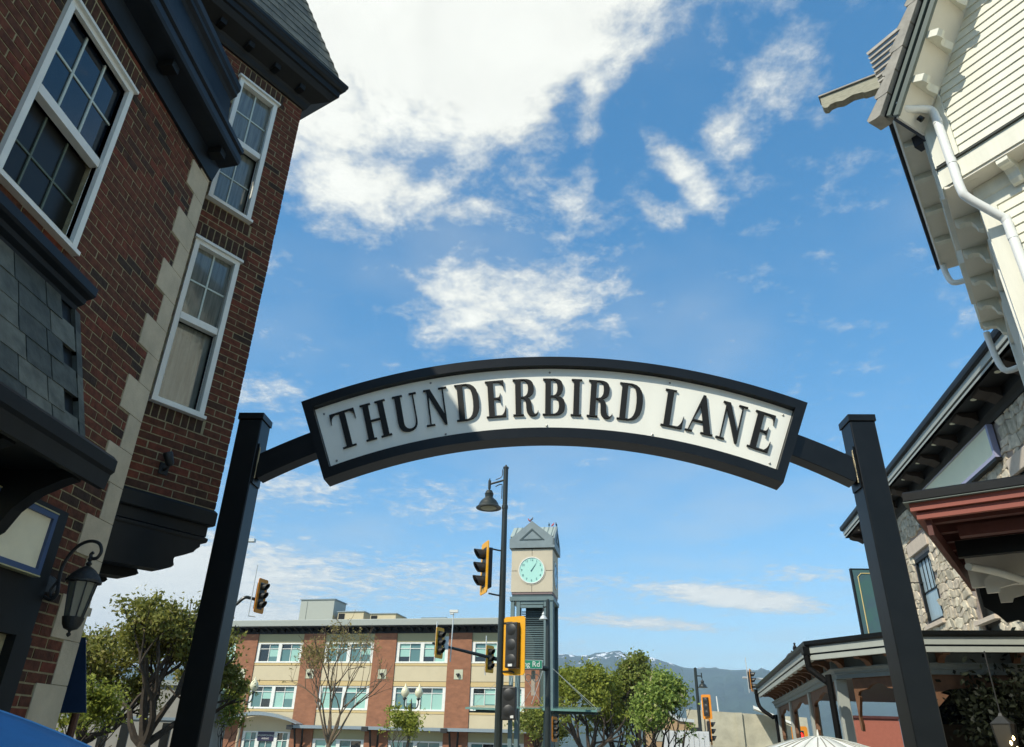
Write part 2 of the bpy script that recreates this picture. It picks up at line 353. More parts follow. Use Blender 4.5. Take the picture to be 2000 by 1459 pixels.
def window(parent, F, u0, u1, z0, z1, d=0.0, fw=.055, rail=None, cols=2, rows=(2, 2), low_muntin=True, drip=True, name='window', lowglass=None, upglass=None, depth=.09):
    """two-sash window; frame mesh is the part, sashes, bars and panes its sub-parts"""
    w = MB()
    w.holed([[(u0, z0), (u1, z0), (u1, z1), (u0, z1)], [(u0 + fw, z0 + fw), (u0 + fw, z1 - fw), (u1 - fw, z1 - fw), (u1 - fw, z0 + fw)]], d - .04, d + .028, lambda a, b, s: F.pt(a, s, b))
    fr = w.build(name, M_white, parent, bevel=.003)
    if drip:
        q = MB(); F.along(q, [(d - .02, z1 - .004), (d + .055, z1 - .004), (d + .055, z1 + .02), (d + .04, z1 + .035), (d - .02, z1 + .035)], u0 - .02, u1 + .02); q.build('drip_cap', M_white, fr)
        q = MB(); F.along(q, [(d - .02, z0 - .012), (d + .06, z0 - .012), (d + .06, z0 + .018), (d + .03, z0 + .028), (d - .02, z0 + .028)], u0 - .015, u1 + .015); q.build('sill', M_white, fr)
    a, b = u0 + fw + .003, u1 - fw - .003; rail = rail if rail else (z0 + z1) / 2
    q = MB(); F.box(q, a, b, d - .055, d + .012, rail - .035, rail + .035); q.build('meeting_rail', M_white, fr, bevel=.002)
    for zz0, zz1, dd, r_, gl, k in ((rail + .035, z1 - fw, d - .03, rows[0], upglass or M_glass, 1), (z0 + fw, rail - .035, d - .075, rows[1], lowglass or M_glass, 0)):
        q = MB(); F.box(q, a, b, dd - .012, dd - .004, zz0, zz1); q.build('pane', gl, fr)
        if k == 0 and not low_muntin: continue
        q = MB(); mw = .0085 if k else .007
        for c in range(1, cols):
            x = a + (b - a) * c / cols; F.box(q, x - mw, x + mw, dd - .003, dd + .007, zz0, zz1)
        for c in range(1, r_):
            z = zz0 + (zz1 - zz0) * c / r_
            for cc in range(cols):
                xa = a + (b - a) * cc / cols + (mw + .0005 if cc else 0); xb = a + (b - a) * (cc + 1) / cols - (mw + .0005 if cc < cols - 1 else 0)
                F.box(q, xa, xb, dd - .003, dd + .005, z - mw, z + mw)
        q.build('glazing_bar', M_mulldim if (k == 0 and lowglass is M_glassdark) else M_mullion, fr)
    # reveal behind the lower sash
    return fr
def sweep_plan(mb, prof, plan, t=.5):
    """(out, z) profile swept along a plan polyline with mitred corners; outward is to the right of travel"""
    P = [np.array(p, float) for p in plan]; n = len(P); offs = []
    for i in range(n):
        ds = []
        if i > 0: d = P[i] - P[i - 1]; ds.append(d / np.linalg.norm(d))
        if i < n - 1: d = P[i + 1] - P[i]; ds.append(d / np.linalg.norm(d))
        ns = [np.array([d[1], -d[0]]) for d in ds]; s = sum(ns); s = s / np.linalg.norm(s); offs.append(s / s.dot(ns[0]))
    m = len(prof); vs = []
    for p, o in zip(P, offs):
        for e, z in prof: q = p + o * e; vs.append((q[0], q[1], z))
    fs = [(i * m + k, i * m + (k + 1) % m, (i + 1) * m + (k + 1) % m, (i + 1) * m + k) for i in range(n - 1) for k in range(m)]
    tri = tessellate_polygon([[Vector((a, b, 0)) for a, b in prof]])
    fs += [tuple(x) for x in tri] + [tuple((n - 1) * m + i for i in reversed(x)) for x in tri]
    return mb.add(vs, fs, t)

# ------------------------------------------------------------------ brick building on the left of the lane
BLD = thing('brick_building', 'red brick building with charcoal cornices, pale quoins and projecting bay left of the lane', 'building', (-3.3, 5.235, 0))
L = Fr((-3.3, 0), 0)
M_dull = mat('matt_black_downpipe', (.006, .006, .006), .75, spec=.1)
M_core = mat('inner_wall', (.03, .03, .03), .9)
q = MB(); L.box(q, -8, 5.225, -3.0, -.25, 0, 7.5); q.build('inner_wall', M_core, BLD)
panel_around(L, 'wall', M_mortar, BLD, -8, 5.235, 0, 6.9, [(3.14, 3.86, 4.60, 6.07)], -.24, -.004)
q = MB(); q.box(-14, -7.2, 5.24, 11, 0, 7.5); q.box(-7.19, -4.7, 5.24, 7.2, 0, 8.4); q.build('rear_wall', M_core, BLD)
q = MB(); q.box(-14, -3.33, -8, 5.2, 7.504, 7.66); q.build('roof', mat('roof_membrane', (.05, .05, .05), .9, var=.2), BLD)
qz = []                                         # quoins: long and short blocks, four courses each
M_q = M_quoin
for k in range(-16, 7):
    z0 = 4.70 + .28 * k; lng = (k % 2 == 1)
    if z0 + .28 > 6.5: z1 = 6.42
    else: z1 = z0 + .28
    if z1 <= z0: continue
    z0 = max(z0, 0); us = 4.905 if lng else 5.055; qz.append((us, 5.24, z0, z1))
    q = MB(); q.box(-3.3 - .25, -3.3 + .006, us + .002, 5.238, z0 + .0015, z1 - .0015); q.build('quoin', M_q, BLD, bevel=.003)
for z0 in (2.74, ): pass
ex = qz + [(3.085, 3.915, 4.54, 6.13), (3.02, 3.98, 6.13, 6.36), (-9, 4.66, 0, 2.96), (-9, 4.12, 2.9, 4.30)]
brick_wall(BLD, L, -2.0, 5.235, 1.26, 6.44, ex, soldiers=[(3.02, 3.98, 6.15, 6.36)], nmax=300, seed=3)
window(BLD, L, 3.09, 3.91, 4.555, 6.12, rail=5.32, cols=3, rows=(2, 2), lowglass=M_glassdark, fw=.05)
# cornice and mansard over the lane wall
q = MB(); L.along(q, [(-.1, 6.41), (.03, 6.41), (.045, 6.47), (.06, 6.53), (.07, 6.57), (.22, 6.60), (.25, 6.61), (.262, 6.64), (.262, 6.70), (.245, 6.72), (.245, 6.735), (.27, 6.75), (.27, 6.80), (.235, 6.82), (.19, 6.86),
  (.02, 7.22), (-.01, 7.50), (.01, 7.53), (.045, 7.56), (.045, 7.60), (.065, 7.63), (.065, 7.70), (-.1, 7.73)], -6, 5.24)
q.build('cornice', M_bluetrim, BLD)
for y in (5.06, 4.08, 3.1, 2.12):
    q = MB(); L.box(q, y - .09, y + .01, .072, .20, 6.52, 6.592); q.build('cornice_block', M_darktrim, BLD)
# cornice above the slate pent roof
q = MB(); L.along(q, [(-.02, 4.19), (.05, 4.19), (.06, 4.22), (.10, 4.24), (.11, 4.27), (.15, 4.285), (.165, 4.30), (.165, 4.36), (.12, 4.385), (.02, 4.40), (-.02, 4.40)], -4, 4.07); q.build('hood_moulding', M_bluetrim, BLD)
q = MB(); L.along(q, [(-.02, 3.15), (.38, 3.15), (.03, 4.20), (-.02, 4.20)], -4, 4.118); q.build('pent_roof_board', M_darktrim, BLD)
rnd = random.Random(5)
for r_ in range(6):
    f0, f1 = r_ / 6.0, (r_ + 1) / 6.0; za, zb = 3.20 + 1.0 * f0, 3.20 + 1.0 * f1
    dA, dB = .395 - .345 * f0, .395 - .345 * f1
    x = 4.04 - (.14 if r_ % 2 else 0); wd = [.27, .31, .24]
    first = True
    while x > 1.4:
        w_ = rnd.choice(wd) if not first else .27 - (.10 if r_ % 2 else 0); first = False
        a, b = x - w_ + .006, x - .006; t = rnd.random(); ov = .02
        q = MB(); P = L.pt; e = rnd.uniform(0, .004)
        q.hexa([P(a, dA - .01, za - ov), P(b, dA - .01, za - ov), P(b, dA + .016 + e, za - ov), P(a, dA + .016 + e, za - ov),
                P(a, dB - .01, zb), P(b, dB - .01, zb), P(b, dB + .004, zb + .002), P(a, dB + .004, zb + .002)], t)
        q.build('slate', M_slate, BLD, tint=True); x -= w_
    q = MB(); q.hexa([L.pt(4.045, dA - .02, za - .04), L.pt(4.125, dA - .03, za - .04), L.pt(4.125, dA + .012, za - .04), L.pt(4.045, dA + .024, za - .04),
                      L.pt(4.045, dB - .03, zb - .01), L.pt(4.12, dB - .04, zb - .01), L.pt(4.12, dB + .006, zb - .01), L.pt(4.045, dB + .014, zb - .01)], rnd.random()); q.build('slate', M_slate, BLD, tint=True)
q = MB(); L.along(q, [(0, 3.0), (.54, 3.0), (.55, 2.94), (.585, 2.94), (.60, 3.03), (.62, 3.05), (.62, 3.12), (.59, 3.15), (.40, 3.21), (0, 3.21)], -4, 4.13); q.build('pent_fascia', M_darktrim, BLD)
for y in (4.02, 3.42, 2.82, 2.2):
    q = MB(); pr = [(0, 2.999), (.50, 2.999), (.50, 2.95), (.44, 2.93), (.30, 2.86), (.20, 2.76), (.14, 2.64), (.08, 2.60), (0, 2.58)]
    L.along(q, pr, y - .09, y); q.build('console_bracket', M_darktrim, BLD)
# shopfront: charcoal surround, sign box with navy frame
q = MB(); L.box(q, -4, 4.655, -.3, .045, 2.14, 2.94); q.build('shop_fascia', M_darktrim, BLD)
q = MB(); L.box(q, 4.50, 4.655, -.3, .06, 0, 2.139); q.build('pilaster', M_darktrim, BLD)
q = MB(); L.box(q, -4, 4.499, -.3, -.10, 0, 2.139); q.build('shop_door', mat('shopfront_dark', (.02, .024, .028), .35), BLD)
q = MB(); L.box(q, 4.36, 4.44, -.099, -.05, 0, 2.138); q.build('door_post', M_darktrim, BLD)
sgn = thing('wall_sign', 'blank cream shop sign in a navy frame on the charcoal shopfront of the brick building', 'sign', (-3.25, 4.3, 2.68))
q = MB(); L.box(q, 2.9, 4.455, .05, .075, 2.525, 2.845); q.build('panel', M_cream, sgn)
q = MB(); q.holed([[(2.86, 2.49), (4.49, 2.49), (4.49, 2.88), (2.86, 2.88)], [(2.9, 2.525), (2.9, 2.845), (4.455, 2.845), (4.455, 2.525)]], .047, .095, lambda a, b, s: L.pt(a, s, b)); q.build('frame', M_blueframe, sgn)
q = MB(); L.box(q, 2.86, 4.49, .047, .10, 2.8805, 2.888); L.box(q, 2.86, 4.49, .047, .10, 2.482, 2.4895); q.build('edge_strip', mat('gilt_strip', (.45, .42, .22), .5), sgn)
ntc = thing('notice_card', 'small white card on the dark shop door below the cream sign', 'notice', (-3.3, 4.3, 2.27))
q = MB(); L.box(q, 4.20, 4.385, -.049, -.044, 2.31, 2.42); q.build('card', M_white, ntc)

# projecting corner bay of the brick building
B = Fr((-3.0, 6.21), 33.4); plan = [(-3.715, 5.125), (-3.0, 6.21), (-4.00, 6.787)]; plan2 = [(-4.30, 4.23), (-3.0, 6.21), (-4.00, 6.787)]
C = Fr((-3.0, 6.21), -60)
hb = [(-.78, -.38, 4.24, 5.90), (-.78, -.38, 6.50, 8.13)]
panel_around(B, 'bay_wall', M_mortar, BLD, -2.4, -.006, 3.42, 8.5, hb, -.03, -.004)
panel_around(C, 'bay_wall', M_mortar, BLD, .006, 1.12, 3.42, 8.5, [], -.03, -.004)
q = MB(); q.prism([(-4.2, 5.2), (-3.4, 6.18), (-4.2, 6.6)], 3.42, 8.5, lambda a, b, z: (a, b, z)); q.build('bay_core', M_core, BLD)
exb = [(-.835, -.325, 4.19, 5.95), (-.835, -.325, 6.45, 8.185), (-.86, -.28, 4.05, 4.2), (-.86, -.26, 5.95, 6.16), (-.86, -.28, 6.30, 6.45), (-.86, -.26, 8.18, 8.40)]
brick_wall(BLD, B, -2.3, 0, 3.43, 8.42, exb, soldiers=[(-.86, -.28, 4.06, 4.2), (-.86, -.26, 5.95, 6.16), (-.86, -.28, 6.30, 6.44), (-.86, -.26, 8.19, 8.40)], nmax=260, seed=9, name='bay_brick')
brick_wall(BLD, C, .016, 1.10, 3.43, 8.42, [], nmax=0, seed=11, name='bay_side_brick')
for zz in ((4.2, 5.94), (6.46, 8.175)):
    window(BLD, B, -.83, -.33, zz[0], zz[1], rail=zz[0] + (zz[1] - zz[0]) * .515, cols=2, rows=(2, 2), fw=.05, low_muntin=zz[0] > 5, upglass=M_reflglass, lowglass=M_reflglass)
q = MB(); sweep_plan(q, [(-.2, 8.415), (.02, 8.415), (.035, 8.44), (.05, 8.50), (.065, 8.53), (.215, 8.62), (.235, 8.66), (.25, 8.70), (.275, 8.71), (.28, 8.79), (.30, 8.80), (.32, 8.83), (.33, 8.87), (.338, 8.88), (.338, 8.925), (.32, 8.94), (-.2, 8.96)], plan2); q.build('bay_cornice', M_darktrim, BLD)
for u in (-.12, -.48, -.84, -1.2, -1.56, -1.92):
    q = MB(); B.out(q, [(u - .07, 8.52), (u, 8.52), (u, 8.60), (u - .07, 8.60)], .068, .17); q.build('cornice_block', M_darktrim, BLD)
# slate roof of the bay
q = MB(); sweep_plan(q, [(-.5, 8.95), (.25, 8.945), (-.34, 10.87), (-.5, 10.87)], plan2); q.build('bay_roof', M_darktrim, BLD)
hip = math.tan(R(46.7))
for r_ in range(11):
    za = 8.95 + .17 * r_; zb = za + .17; fa, fb = (za - 8.95) / 1.92, (zb - 8.95) / 1.92
    dA, dB = .26 - .60 * fa, .26 - .60 * fb; x = dA * hip - .004; k = 0
    while x > -2.4:
        w_ = rnd.choice([.17, .2, .23]) * (.55 if (k == 0 and r_ % 2) else 1); t = rnd.random(); a, b = x - w_ + .003, x
        bb = b if k else dB * hip - .004
        q = MB(); P = B.pt; q.hexa([P(a, dA - .005, za - .02), P(b, dA - .005, za - .02), P(b, dA + .02, za - .02), P(a, dA + .02, za - .02),
                P(a, dB - .005, zb), P(bb, dB - .005, zb), P(bb, dB + .006, zb), P(a, dB + .006, zb)], .4 + t * .6); q.build('roof_slate', M_slate, BLD, tint=True); x -= w_; k += 1
q = MB()
for r_ in range(11):
    za = 8.95 + .17 * r_; fa, fb = r_ / 11.3, (r_ + 1.1) / 11.3; d0_, d1_ = (.275 - .60 * fa) / math.cos(R(46.7)), (.27 - .60 * fb) / math.cos(R(46.7))
    a = np.array([-3.0 + d0_ * .973, 6.21 + d0_ * .23, za - .02]); b = np.array([-3.0 + d1_ * .973, 6.21 + d1_ * .23, za + .17])
    q.hexa([a + (-.035, -.06, 0), a + (.02, -.02, 0), a + (.01, .09, 0), a + (-.05, .05, 0), b + (-.035, -.06, 0), b + (.005, -.02, 0), b + (0, .09, 0), b + (-.05, .05, 0)], .7)
q.build('hip_slates', M_slate, BLD, tint=True)
# corbelled base of the bay: mouldings and stepped ogee brackets
q = MB(); sweep_plan(q, [(-.5, 3.28), (.01, 3.28), (.02, 3.29), (.02, 3.40), (0, 3.425), (-.5, 3.425)], plan); q.build('bay_skirt', M_darktrim, BLD)
q = MB(); sweep_plan(q, [(-.5, 3.185), (-.02, 3.185), (-.02, 3.28), (-.5, 3.28)], plan); q.build('bay_skirt', M_darktrim, BLD)
q = MB(); sweep_plan(q, [(-.5, 3.135), (-.01, 3.135), (-.005, 3.15), (-.005, 3.17), (-.03, 3.184), (-.5, 3.184)], plan); q.build('bay_moulding', M_darktrim, BLD)
for pts_, da, db in (([(-.01, 3.134), (-.063, 3.116), (-.062, 3.087), (-.092, 3.062), (-.111, 3.034), (-.184, 2.996), (-.266, 2.959), (-.272, 2.942), (-.268, 2.920), (-.257, 2.895), (-.278, 2.873), (-.356, 2.838), (-1.6, 2.80), (-1.6, 3.134)], -.16, -.012),
                     ([(-.40, 3.05), (-.42, 2.889), (-.429, 2.878), (-.436, 2.859), (-.429, 2.842), (-.414, 2.822), (-.435, 2.805), (-.498, 2.778), (-1.6, 2.73), (-1.6, 3.05)], -.42, -.25),
                     ([(-.52, 3.0), (-.541, 2.825), (-.551, 2.81), (-.552, 2.796), (-.534, 2.774), (-.557, 2.75), (-.624, 2.728), (-1.6, 2.69), (-1.6, 3.0)], -.66, -.50)):
    q = MB(); B.out(q, pts_, da, db); q.build('ogee_bracket', M_darktrim, BLD)
q = MB(); B.out(q, [(-1.6, 3.09), (-.62, 3.11), (-.12, 3.125), (-.10, 3.134), (-1.6, 3.134)], -1.0, -.161); q.build('bay_soffit', M_darktrim, BLD)
sp = thing('wall_spotlight', 'small black spotlight fixed low on the brick bay', 'light', B.pt(-.56, .06, 3.66))
q = MB(); ax = Matrix.Rotation(R(70), 3, 'X'); c = B.pt(-.56, .09, 3.68); q.lathe(c, [(.02, -.02), (.035, 0), (.04, .09), (.036, .10)], 12, ax=Matrix.Rotation(R(-33), 3, 'Z') @ Matrix.Rotation(R(25), 3, 'X')); q.build('lamp_head', M_iron, sp, smooth=True)
q = MB(); q.tube([B.pt(-.56, 0, 3.64), B.pt(-.56, .07, 3.64), c], .012); B.box(q, -.6, -.52, 0, .015, 3.6, 3.7); q.build('bracket', M_iron, sp)

# wall lantern
lt = thing('wall_lantern', 'black scrolled iron coach lantern hanging on the brick pier beside the shopfront', 'lantern', (-3.3, 4.70, 2.45))
lc = np.array([-3.045, 4.70, 0]); s = 1.0
q = MB(); q.lathe((-3.287, 4.70, 2.48), [(.001, -.012), (.05, -.01), (.06, 0), (.05, .012), (.001, .014)], 16, ax=Matrix.Scale(2.1, 3, (0, 1, 0)) @ Matrix.Rotation(R(90), 3, 'Y')); q.build('back_plate', M_iron, lt, smooth=True)
path = [(-3.28, 4.70, 2.40), (-3.23, 4.70, 2.38), (-3.20, 4.70, 2.42), (-3.215, 4.70, 2.50), (-3.22, 4.70, 2.58), (-3.20, 4.70, 2.66), (-3.15, 4.70, 2.735), (-3.08, 4.70, 2.765), (-3.015, 4.70, 2.75), (-2.985, 4.70, 2.70), (-3.0, 4.70, 2.655), (-3.035, 4.70, 2.65), (-3.05, 4.70, 2.675), (-3.035, 4.70, 2.69)]
def smooth_path(p, n=4):
    p = [np.array(a, float) for a in p]; o = []
    for i in range(len(p) - 1):
        a, b, c, d = p[max(i - 1, 0)], p[i], p[i + 1], p[min(i + 2, len(p) - 1)]
        for k in range(n):
            t = k / n; o.append(.5 * ((2 * b) + (c - a) * t + (2 * a - 5 * b + 4 * c - d) * t * t + (-a + 3 * b - 3 * c + d) * t ** 3))
    o.append(p[-1]); return o
q = MB(); q.tube(smooth_path(path), .011); q.tube(smooth_path([(-3.22, 4.70, 2.50), (-3.25, 4.70, 2.44), (-3.235, 4.70, 2.40), (-3.205, 4.70, 2.41), (-3.21, 4.70, 2.44)]), .009); q.build('scroll_arm', M_iron, lt, smooth=True)
q = MB(); q.lathe((lc[0], lc[1], 0), [(.001, 2.66), (.012, 2.655), (.016, 2.64), (.008, 2.63), (.02, 2.615), (.012, 2.60), (.03, 2.59), (.052, 2.575), (.082, 2.545), (.102, 2.51), (.108, 2.505), (.108, 2.492), (.09, 2.49), (.001, 2.49)], 18); q.build('hood', M_iron, lt, smooth=True)
q = MB(); q.lathe((lc[0], lc[1], 0), [(.05, 2.27), (.08, 2.492)], 8); q.build('lantern_glass', M_lampglass, lt)
q = MB()
for k in range(8):
    a = 2 * PI * k / 8 + .0; q.tube([(lc[0] + .052 * math.cos(a), lc[1] + .052 * math.sin(a), 2.265), (lc[0] + .083 * math.cos(a), lc[1] + .083 * math.sin(a), 2.494)], .005, 5)
q.build('cage_bar', M_iron, lt)
q = MB(); q.lathe((lc[0], lc[1], 0), [(.001, 2.155), (.012, 2.165), (.014, 2.175), (.006, 2.185), (.012, 2.195), (.04, 2.205), (.055, 2.23), (.064, 2.265), (.066, 2.275), (.05, 2.278), (.001, 2.278)], 18); q.build('base_cup', M_iron, lt, smooth=True)

# things past the brick corner, down by the street
pl = thing('brick_pillar', 'dark brick pier with stone cap just past the pale quoins', 'pillar', (-4.42, 7.0, 0))
q = MB(); q.box(-5.1, -4.60, 7.0, 7.3, 0, 2.66); q.build('pier', mat('dark_brick', (.14, .05, .035), .9, var=.5, vscale=14, bump=.8, bscale=20), pl)
q = MB(); q.box(-5.15, -4.58, 6.97, 7.33, 2.662, 2.74); q.build('cap', M_quoin, pl)
aw = thing('navy_awning', 'navy fabric awning hanging past the pale quoin corner', 'awning', (-3.9, 6.1, 2))
q = MB(); q.hexa([(-4.2, 6.1, 1.765), (-3.63, 6.1, 1.765), (-3.66, 6.16, 1.765), (-4.2, 6.5, 1.765), (-4.2, 6.1, 2.32), (-3.80, 6.1, 2.32), (-3.82, 6.14, 2.32), (-4.2, 6.5, 2.32)]); q.build('canvas', M_navycloth, aw)
q = MB(); q.tube([(-3.83, 6.3, 0), (-3.83, 6.3, 1.764)], .03); q.build('post', mat('brown_post', (.12, .05, .03), .6), aw)

# ------------------------------------------------------------------ the arch over the lane
ARC = thing('street_arch', 'black steel archway over the lane carrying a curved white sign reading THUNDERBIRD LANE', 'arch', (0, 5.5, 0))
for s_ in (-1, 1):
    xo, xi = s_ * 2.622, s_ * 2.422; x0, x1 = min(xo, xi), max(xo, xi)
    q = MB(); q.box(x0, x1, 5.50, 5.70, 0, 4.012); po = q.build('post', M_blackpaint, ARC, bevel=.008)
    q = MB(); q.box(x0 - .009, x1 + .009, 5.491, 5.709, 4.0125, 4.07); q.build('post_cap', M_blackpaint, po, bevel=.004)
    # curved arm from the post to the sign, following its circle
    cz, ro, ri = -.75, 5.07, 4.875; a0, a1 = math.asin(2.43 / 4.97), R(23.25); vs = []; n = 6
    q = MB()
    for i in range(n + 1):
        a = a0 + (a1 - a0) * i / n
        for r_, y in ((ri, 5.53), (ro, 5.53), (ro, 5.67), (ri, 5.67)): vs.append((s_ * r_ * math.sin(a), y, cz + r_ * math.cos(a)))
    fs = [(i * 4 + k, i * 4 + (k + 1) % 4, (i + 1) * 4 + (k + 1) % 4, (i + 1) * 4 + k) for i in range(n) for k in range(4)] + [(3, 2, 1, 0), tuple(n * 4 + k for k in range(4))]
    q.add(vs, fs); q.build('arm', M_blackpaint, ARC, bevel=.004)
    q = MB(); q.box(min(s_ * 2.421, s_ * 2.409), max(s_ * 2.421, s_ * 2.409), 5.52, 5.68, 3.46, 3.80); q.build('mounting_plate', M_blackpaint, ARC)
    q = MB(); rw = random.Random(4)
    q.tube([(s_ * 2.404, 5.528 + rw.uniform(-.003, .003), 3.50 + .03 * k) for k in range(10)], [.005 + rw.uniform(-.0015, .003) for k in range(10)], 6); q.build('weld_bead', M_weld, ARC, smooth=True)
def arc_pts(r, a0, a1, n): return [(r * math.sin(a0 + (a1 - a0) * i / n), -.75 + r * math.cos(a0 + (a1 - a0) * i / n)) for i in range(n + 1)]
AO = R(23.2); ai = R(22.35)
outer = arc_pts(5.345, -AO, AO, 48) + arc_pts(4.60, AO, -AO, 48)
inner = arc_pts(5.262, -ai, ai, 48) + arc_pts(4.685, ai, -ai, 48)
q = MB(); q.holed([outer, inner[::-1]], 5.475, 5.665, lambda a, b, s: (a, s, b)); q.build('sign_frame', M_blackpaint, ARC, bevel=.005)
q = MB(); q.prism(arc_pts(5.258, -ai + .0008, ai - .0008, 48) + arc_pts(4.689, ai - .0008, -ai + .0008, 48), 5.535, 5.60, lambda a, b, s: (a, s, b)); pnl = q.build('sign_panel', M_signface, ARC)
def qb(p0, p1, p2, n=5): return [((1 - t) ** 2 * p0[0] + 2 * t * (1 - t) * p1[0] + t * t * p2[0], (1 - t) ** 2 * p0[1] + 2 * t * (1 - t) * p1[1] + t * t * p2[1]) for t in [i / n for i in range(n + 1)]]
STEM = [(0, 0), (0, .05), (.06, .05), (.06, .95), (0, .95), (0, 1)]
G = {}
G['T'] = ([[(0, 1), (.63, 1), (.63, .70), (.605, .70)] + qb((.60, .78), (.57, .94), (.48, .945)) + [(.395, .945), (.395, .05), (.49, .05), (.49, 0), (.14, 0), (.14, .05), (.235, .05), (.235, .945)] + qb((.15, .945), (.06, .94), (.03, .78)) + [(.025, .70), (0, .70)]], .63)
G['H'] = ([[(0, 0), (0, .05), (.06, .05), (.06, .95), (0, .95), (0, 1), (.28, 1), (.28, .95), (.22, .95), (.22, .535), (.43, .535), (.43, .95), (.37, .95), (.37, 1), (.65, 1), (.65, .95), (.59, .95), (.59, .05), (.65, .05), (.65, 0), (.37, 0), (.37, .05), (.43, .05), (.43, .475), (.22, .475), (.22, .05), (.28, .05), (.28, 0)]], .65)
G['U'] = ([[(0, 1), (.27, 1), (.27, .95), (.215, .95), (.215, .28)] + qb((.215, .25), (.23, .055), (.36, .055)) + qb((.37, .055), (.485, .07), (.495, .28)) + [(.495, .95), (.42, .95), (.42, 1), (.62, 1), (.62, .95), (.545, .95), (.545, .28)] + qb((.545, .25), (.53, -.015), (.32, -.02)) + qb((.30, -.02), (.06, -.01), (.055, .26)) + [(.055, .95), (0, .95)]], .62)
G['N'] = ([[(0, 1), (.19, 1), (.475, .28), (.475, .95), (.385, .95), (.385, 1), (.62, 1), (.62, .95), (.525, .95), (.525, -.02), (.455, -.02), (.13, .80), (.13, .05), (.22, .05), (.22, 0), (-.01, 0), (-.01, .05), (.08, .05), (.08, .92), (.06, .95), (0, .95)]], .62)
G['D'] = ([[(0, 1), (.27, 1)] + qb((.30, 1), (.60, .97), (.60, .5)) + qb((.60, .49), (.60, .03), (.30, 0))[0:] + [(.27, 0)] + STEM[:5], [(.22, .95), (.27, .95)] + qb((.29, .95), (.43, .90), (.43, .5)) + qb((.43, .49), (.43, .10), (.29, .05)) + [(.22, .05)]], .60)
G['E'] = ([[(0, 1), (.48, 1), (.48, .73), (.455, .73)] + qb((.45, .78), (.42, .945), (.31, .945)) + [(.22, .945), (.22, .535), (.29, .535)] + qb((.32, .54), (.355, .57), (.36, .66)) + [(.385, .66), (.385, .35), (.36, .35)] + qb((.355, .43), (.33, .47), (.29, .475)) + [(.22, .475), (.22, .055), (.33, .055)] + qb((.38, .055), (.46, .12), (.475, .30)) + [(.505, .30), (.495, 0)] + STEM[:5]], .50)
bowl = qb((.30, 1), (.54, 1), (.54, .745)) + qb((.54, .74), (.54, .52), (.36, .495))
G['R'] = ([[(0, 1), (.27, 1)] + bowl + qb((.38, .49), (.47, .44), (.475, .28)) + qb((.475, .26), (.49, .055), (.55, .05)) + [(.59, .08), (.605, .14), (.63, .13)] + qb((.63, .11), (.61, -.02), (.50, -.02)) + qb((.48, -.02), (.325, -.01), (.32, .22)) + qb((.32, .25), (.32, .455), (.25, .465)) + [(.22, .465), (.22, .05), (.28, .05), (.28, 0)] + STEM[:5], [(.22, .95), (.27, .95)] + qb((.29, .95), (.375, .93), (.375, .745)) + qb((.375, .735), (.375, .54), (.27, .52)) + [(.22, .52)]], .63)
G['B'] = ([[(0, 1), (.27, 1)] + qb((.30, 1), (.52, 1), (.52, .755)) + qb((.52, .74), (.51, .55), (.37, .52)) + qb((.39, .52), (.57, .49), (.57, .27)) + qb((.57, .25), (.57, 0), (.30, 0)) + STEM[:5], [(.22, .95), (.26, .95)] + qb((.28, .95), (.36, .93), (.36, .75)) + qb((.36, .735), (.36, .56), (.27, .54)) + [(.22, .54)], [(.22, .485), (.26, .485)] + qb((.28, .485), (.40, .46), (.40, .27)) + qb((.40, .25), (.40, .06), (.27, .05)) + [(.22, .05)]], .57)
G['I'] = ([STEM + [(.28, 1), (.28, .95), (.22, .95), (.22, .05), (.28, .05), (.28, 0)]], .28)
G['L'] = ([STEM + [(.28, 1), (.28, .95), (.22, .95), (.22, .055), (.33, .055)] + qb((.38, .055), (.46, .12), (.485, .34)) + [(.515, .34), (.50, 0)]], .515)
G['A'] = ([[(.29, 1.02), (.37, 1.02), (.615, .05), (.67, .05), (.67, 0), (.365, 0), (.365, .05), (.435, .05), (.385, .28), (.165, .28), (.11, .05), (.19, .05), (.19, 0), (0, 0), (0, .05), (.06, .05)], [(.18, .34), (.37, .34), (.285, .70)]], .67)
lay = [('T', -20.0, .63), ('H', -17.03, .65), ('U', -13.97, .62), ('N', -11.0, .60), ('D', -8.02, .60), ('E', -5.27, .50), ('R', -2.37, .63), ('B', .40, .56), ('I', 2.58, .28), ('R', 4.88, .63), ('D', 7.77, .61), ('L', 11.9, .54), ('A', 14.53, .67), ('N', 17.38, .60), ('E', 20.16, .51)]
CH = .345
def thin_loop(l, dlt, outer):
    n = len(l); A2 = sum(l[i][0] * l[(i + 1) % n][1] - l[(i + 1) % n][0] * l[i][1] for i in range(n)); sg = (1 if A2 > 0 else -1) * (1 if outer else -1); o = []
    l = [p for i, p in enumerate(l) if abs(p[0] - l[i - 1][0]) + abs(p[1] - l[i - 1][1]) > 1e-4]; n = len(l)
    for i in range(n):
        p, c, q_ = np.array(l[i - 1]), np.array(l[i]), np.array(l[(i + 1) % n]); a_, b_ = c - p, q_ - c; a_ = a_ / np.linalg.norm(a_); b_ = b_ / np.linalg.norm(b_)
        na, nb = np.array([-a_[1], a_[0]]) * sg, np.array([-b_[1], b_[0]]) * sg; k = na + nb; k = k / max(.5, k.dot(na)); o.append(tuple(c + k * dlt))
    return o
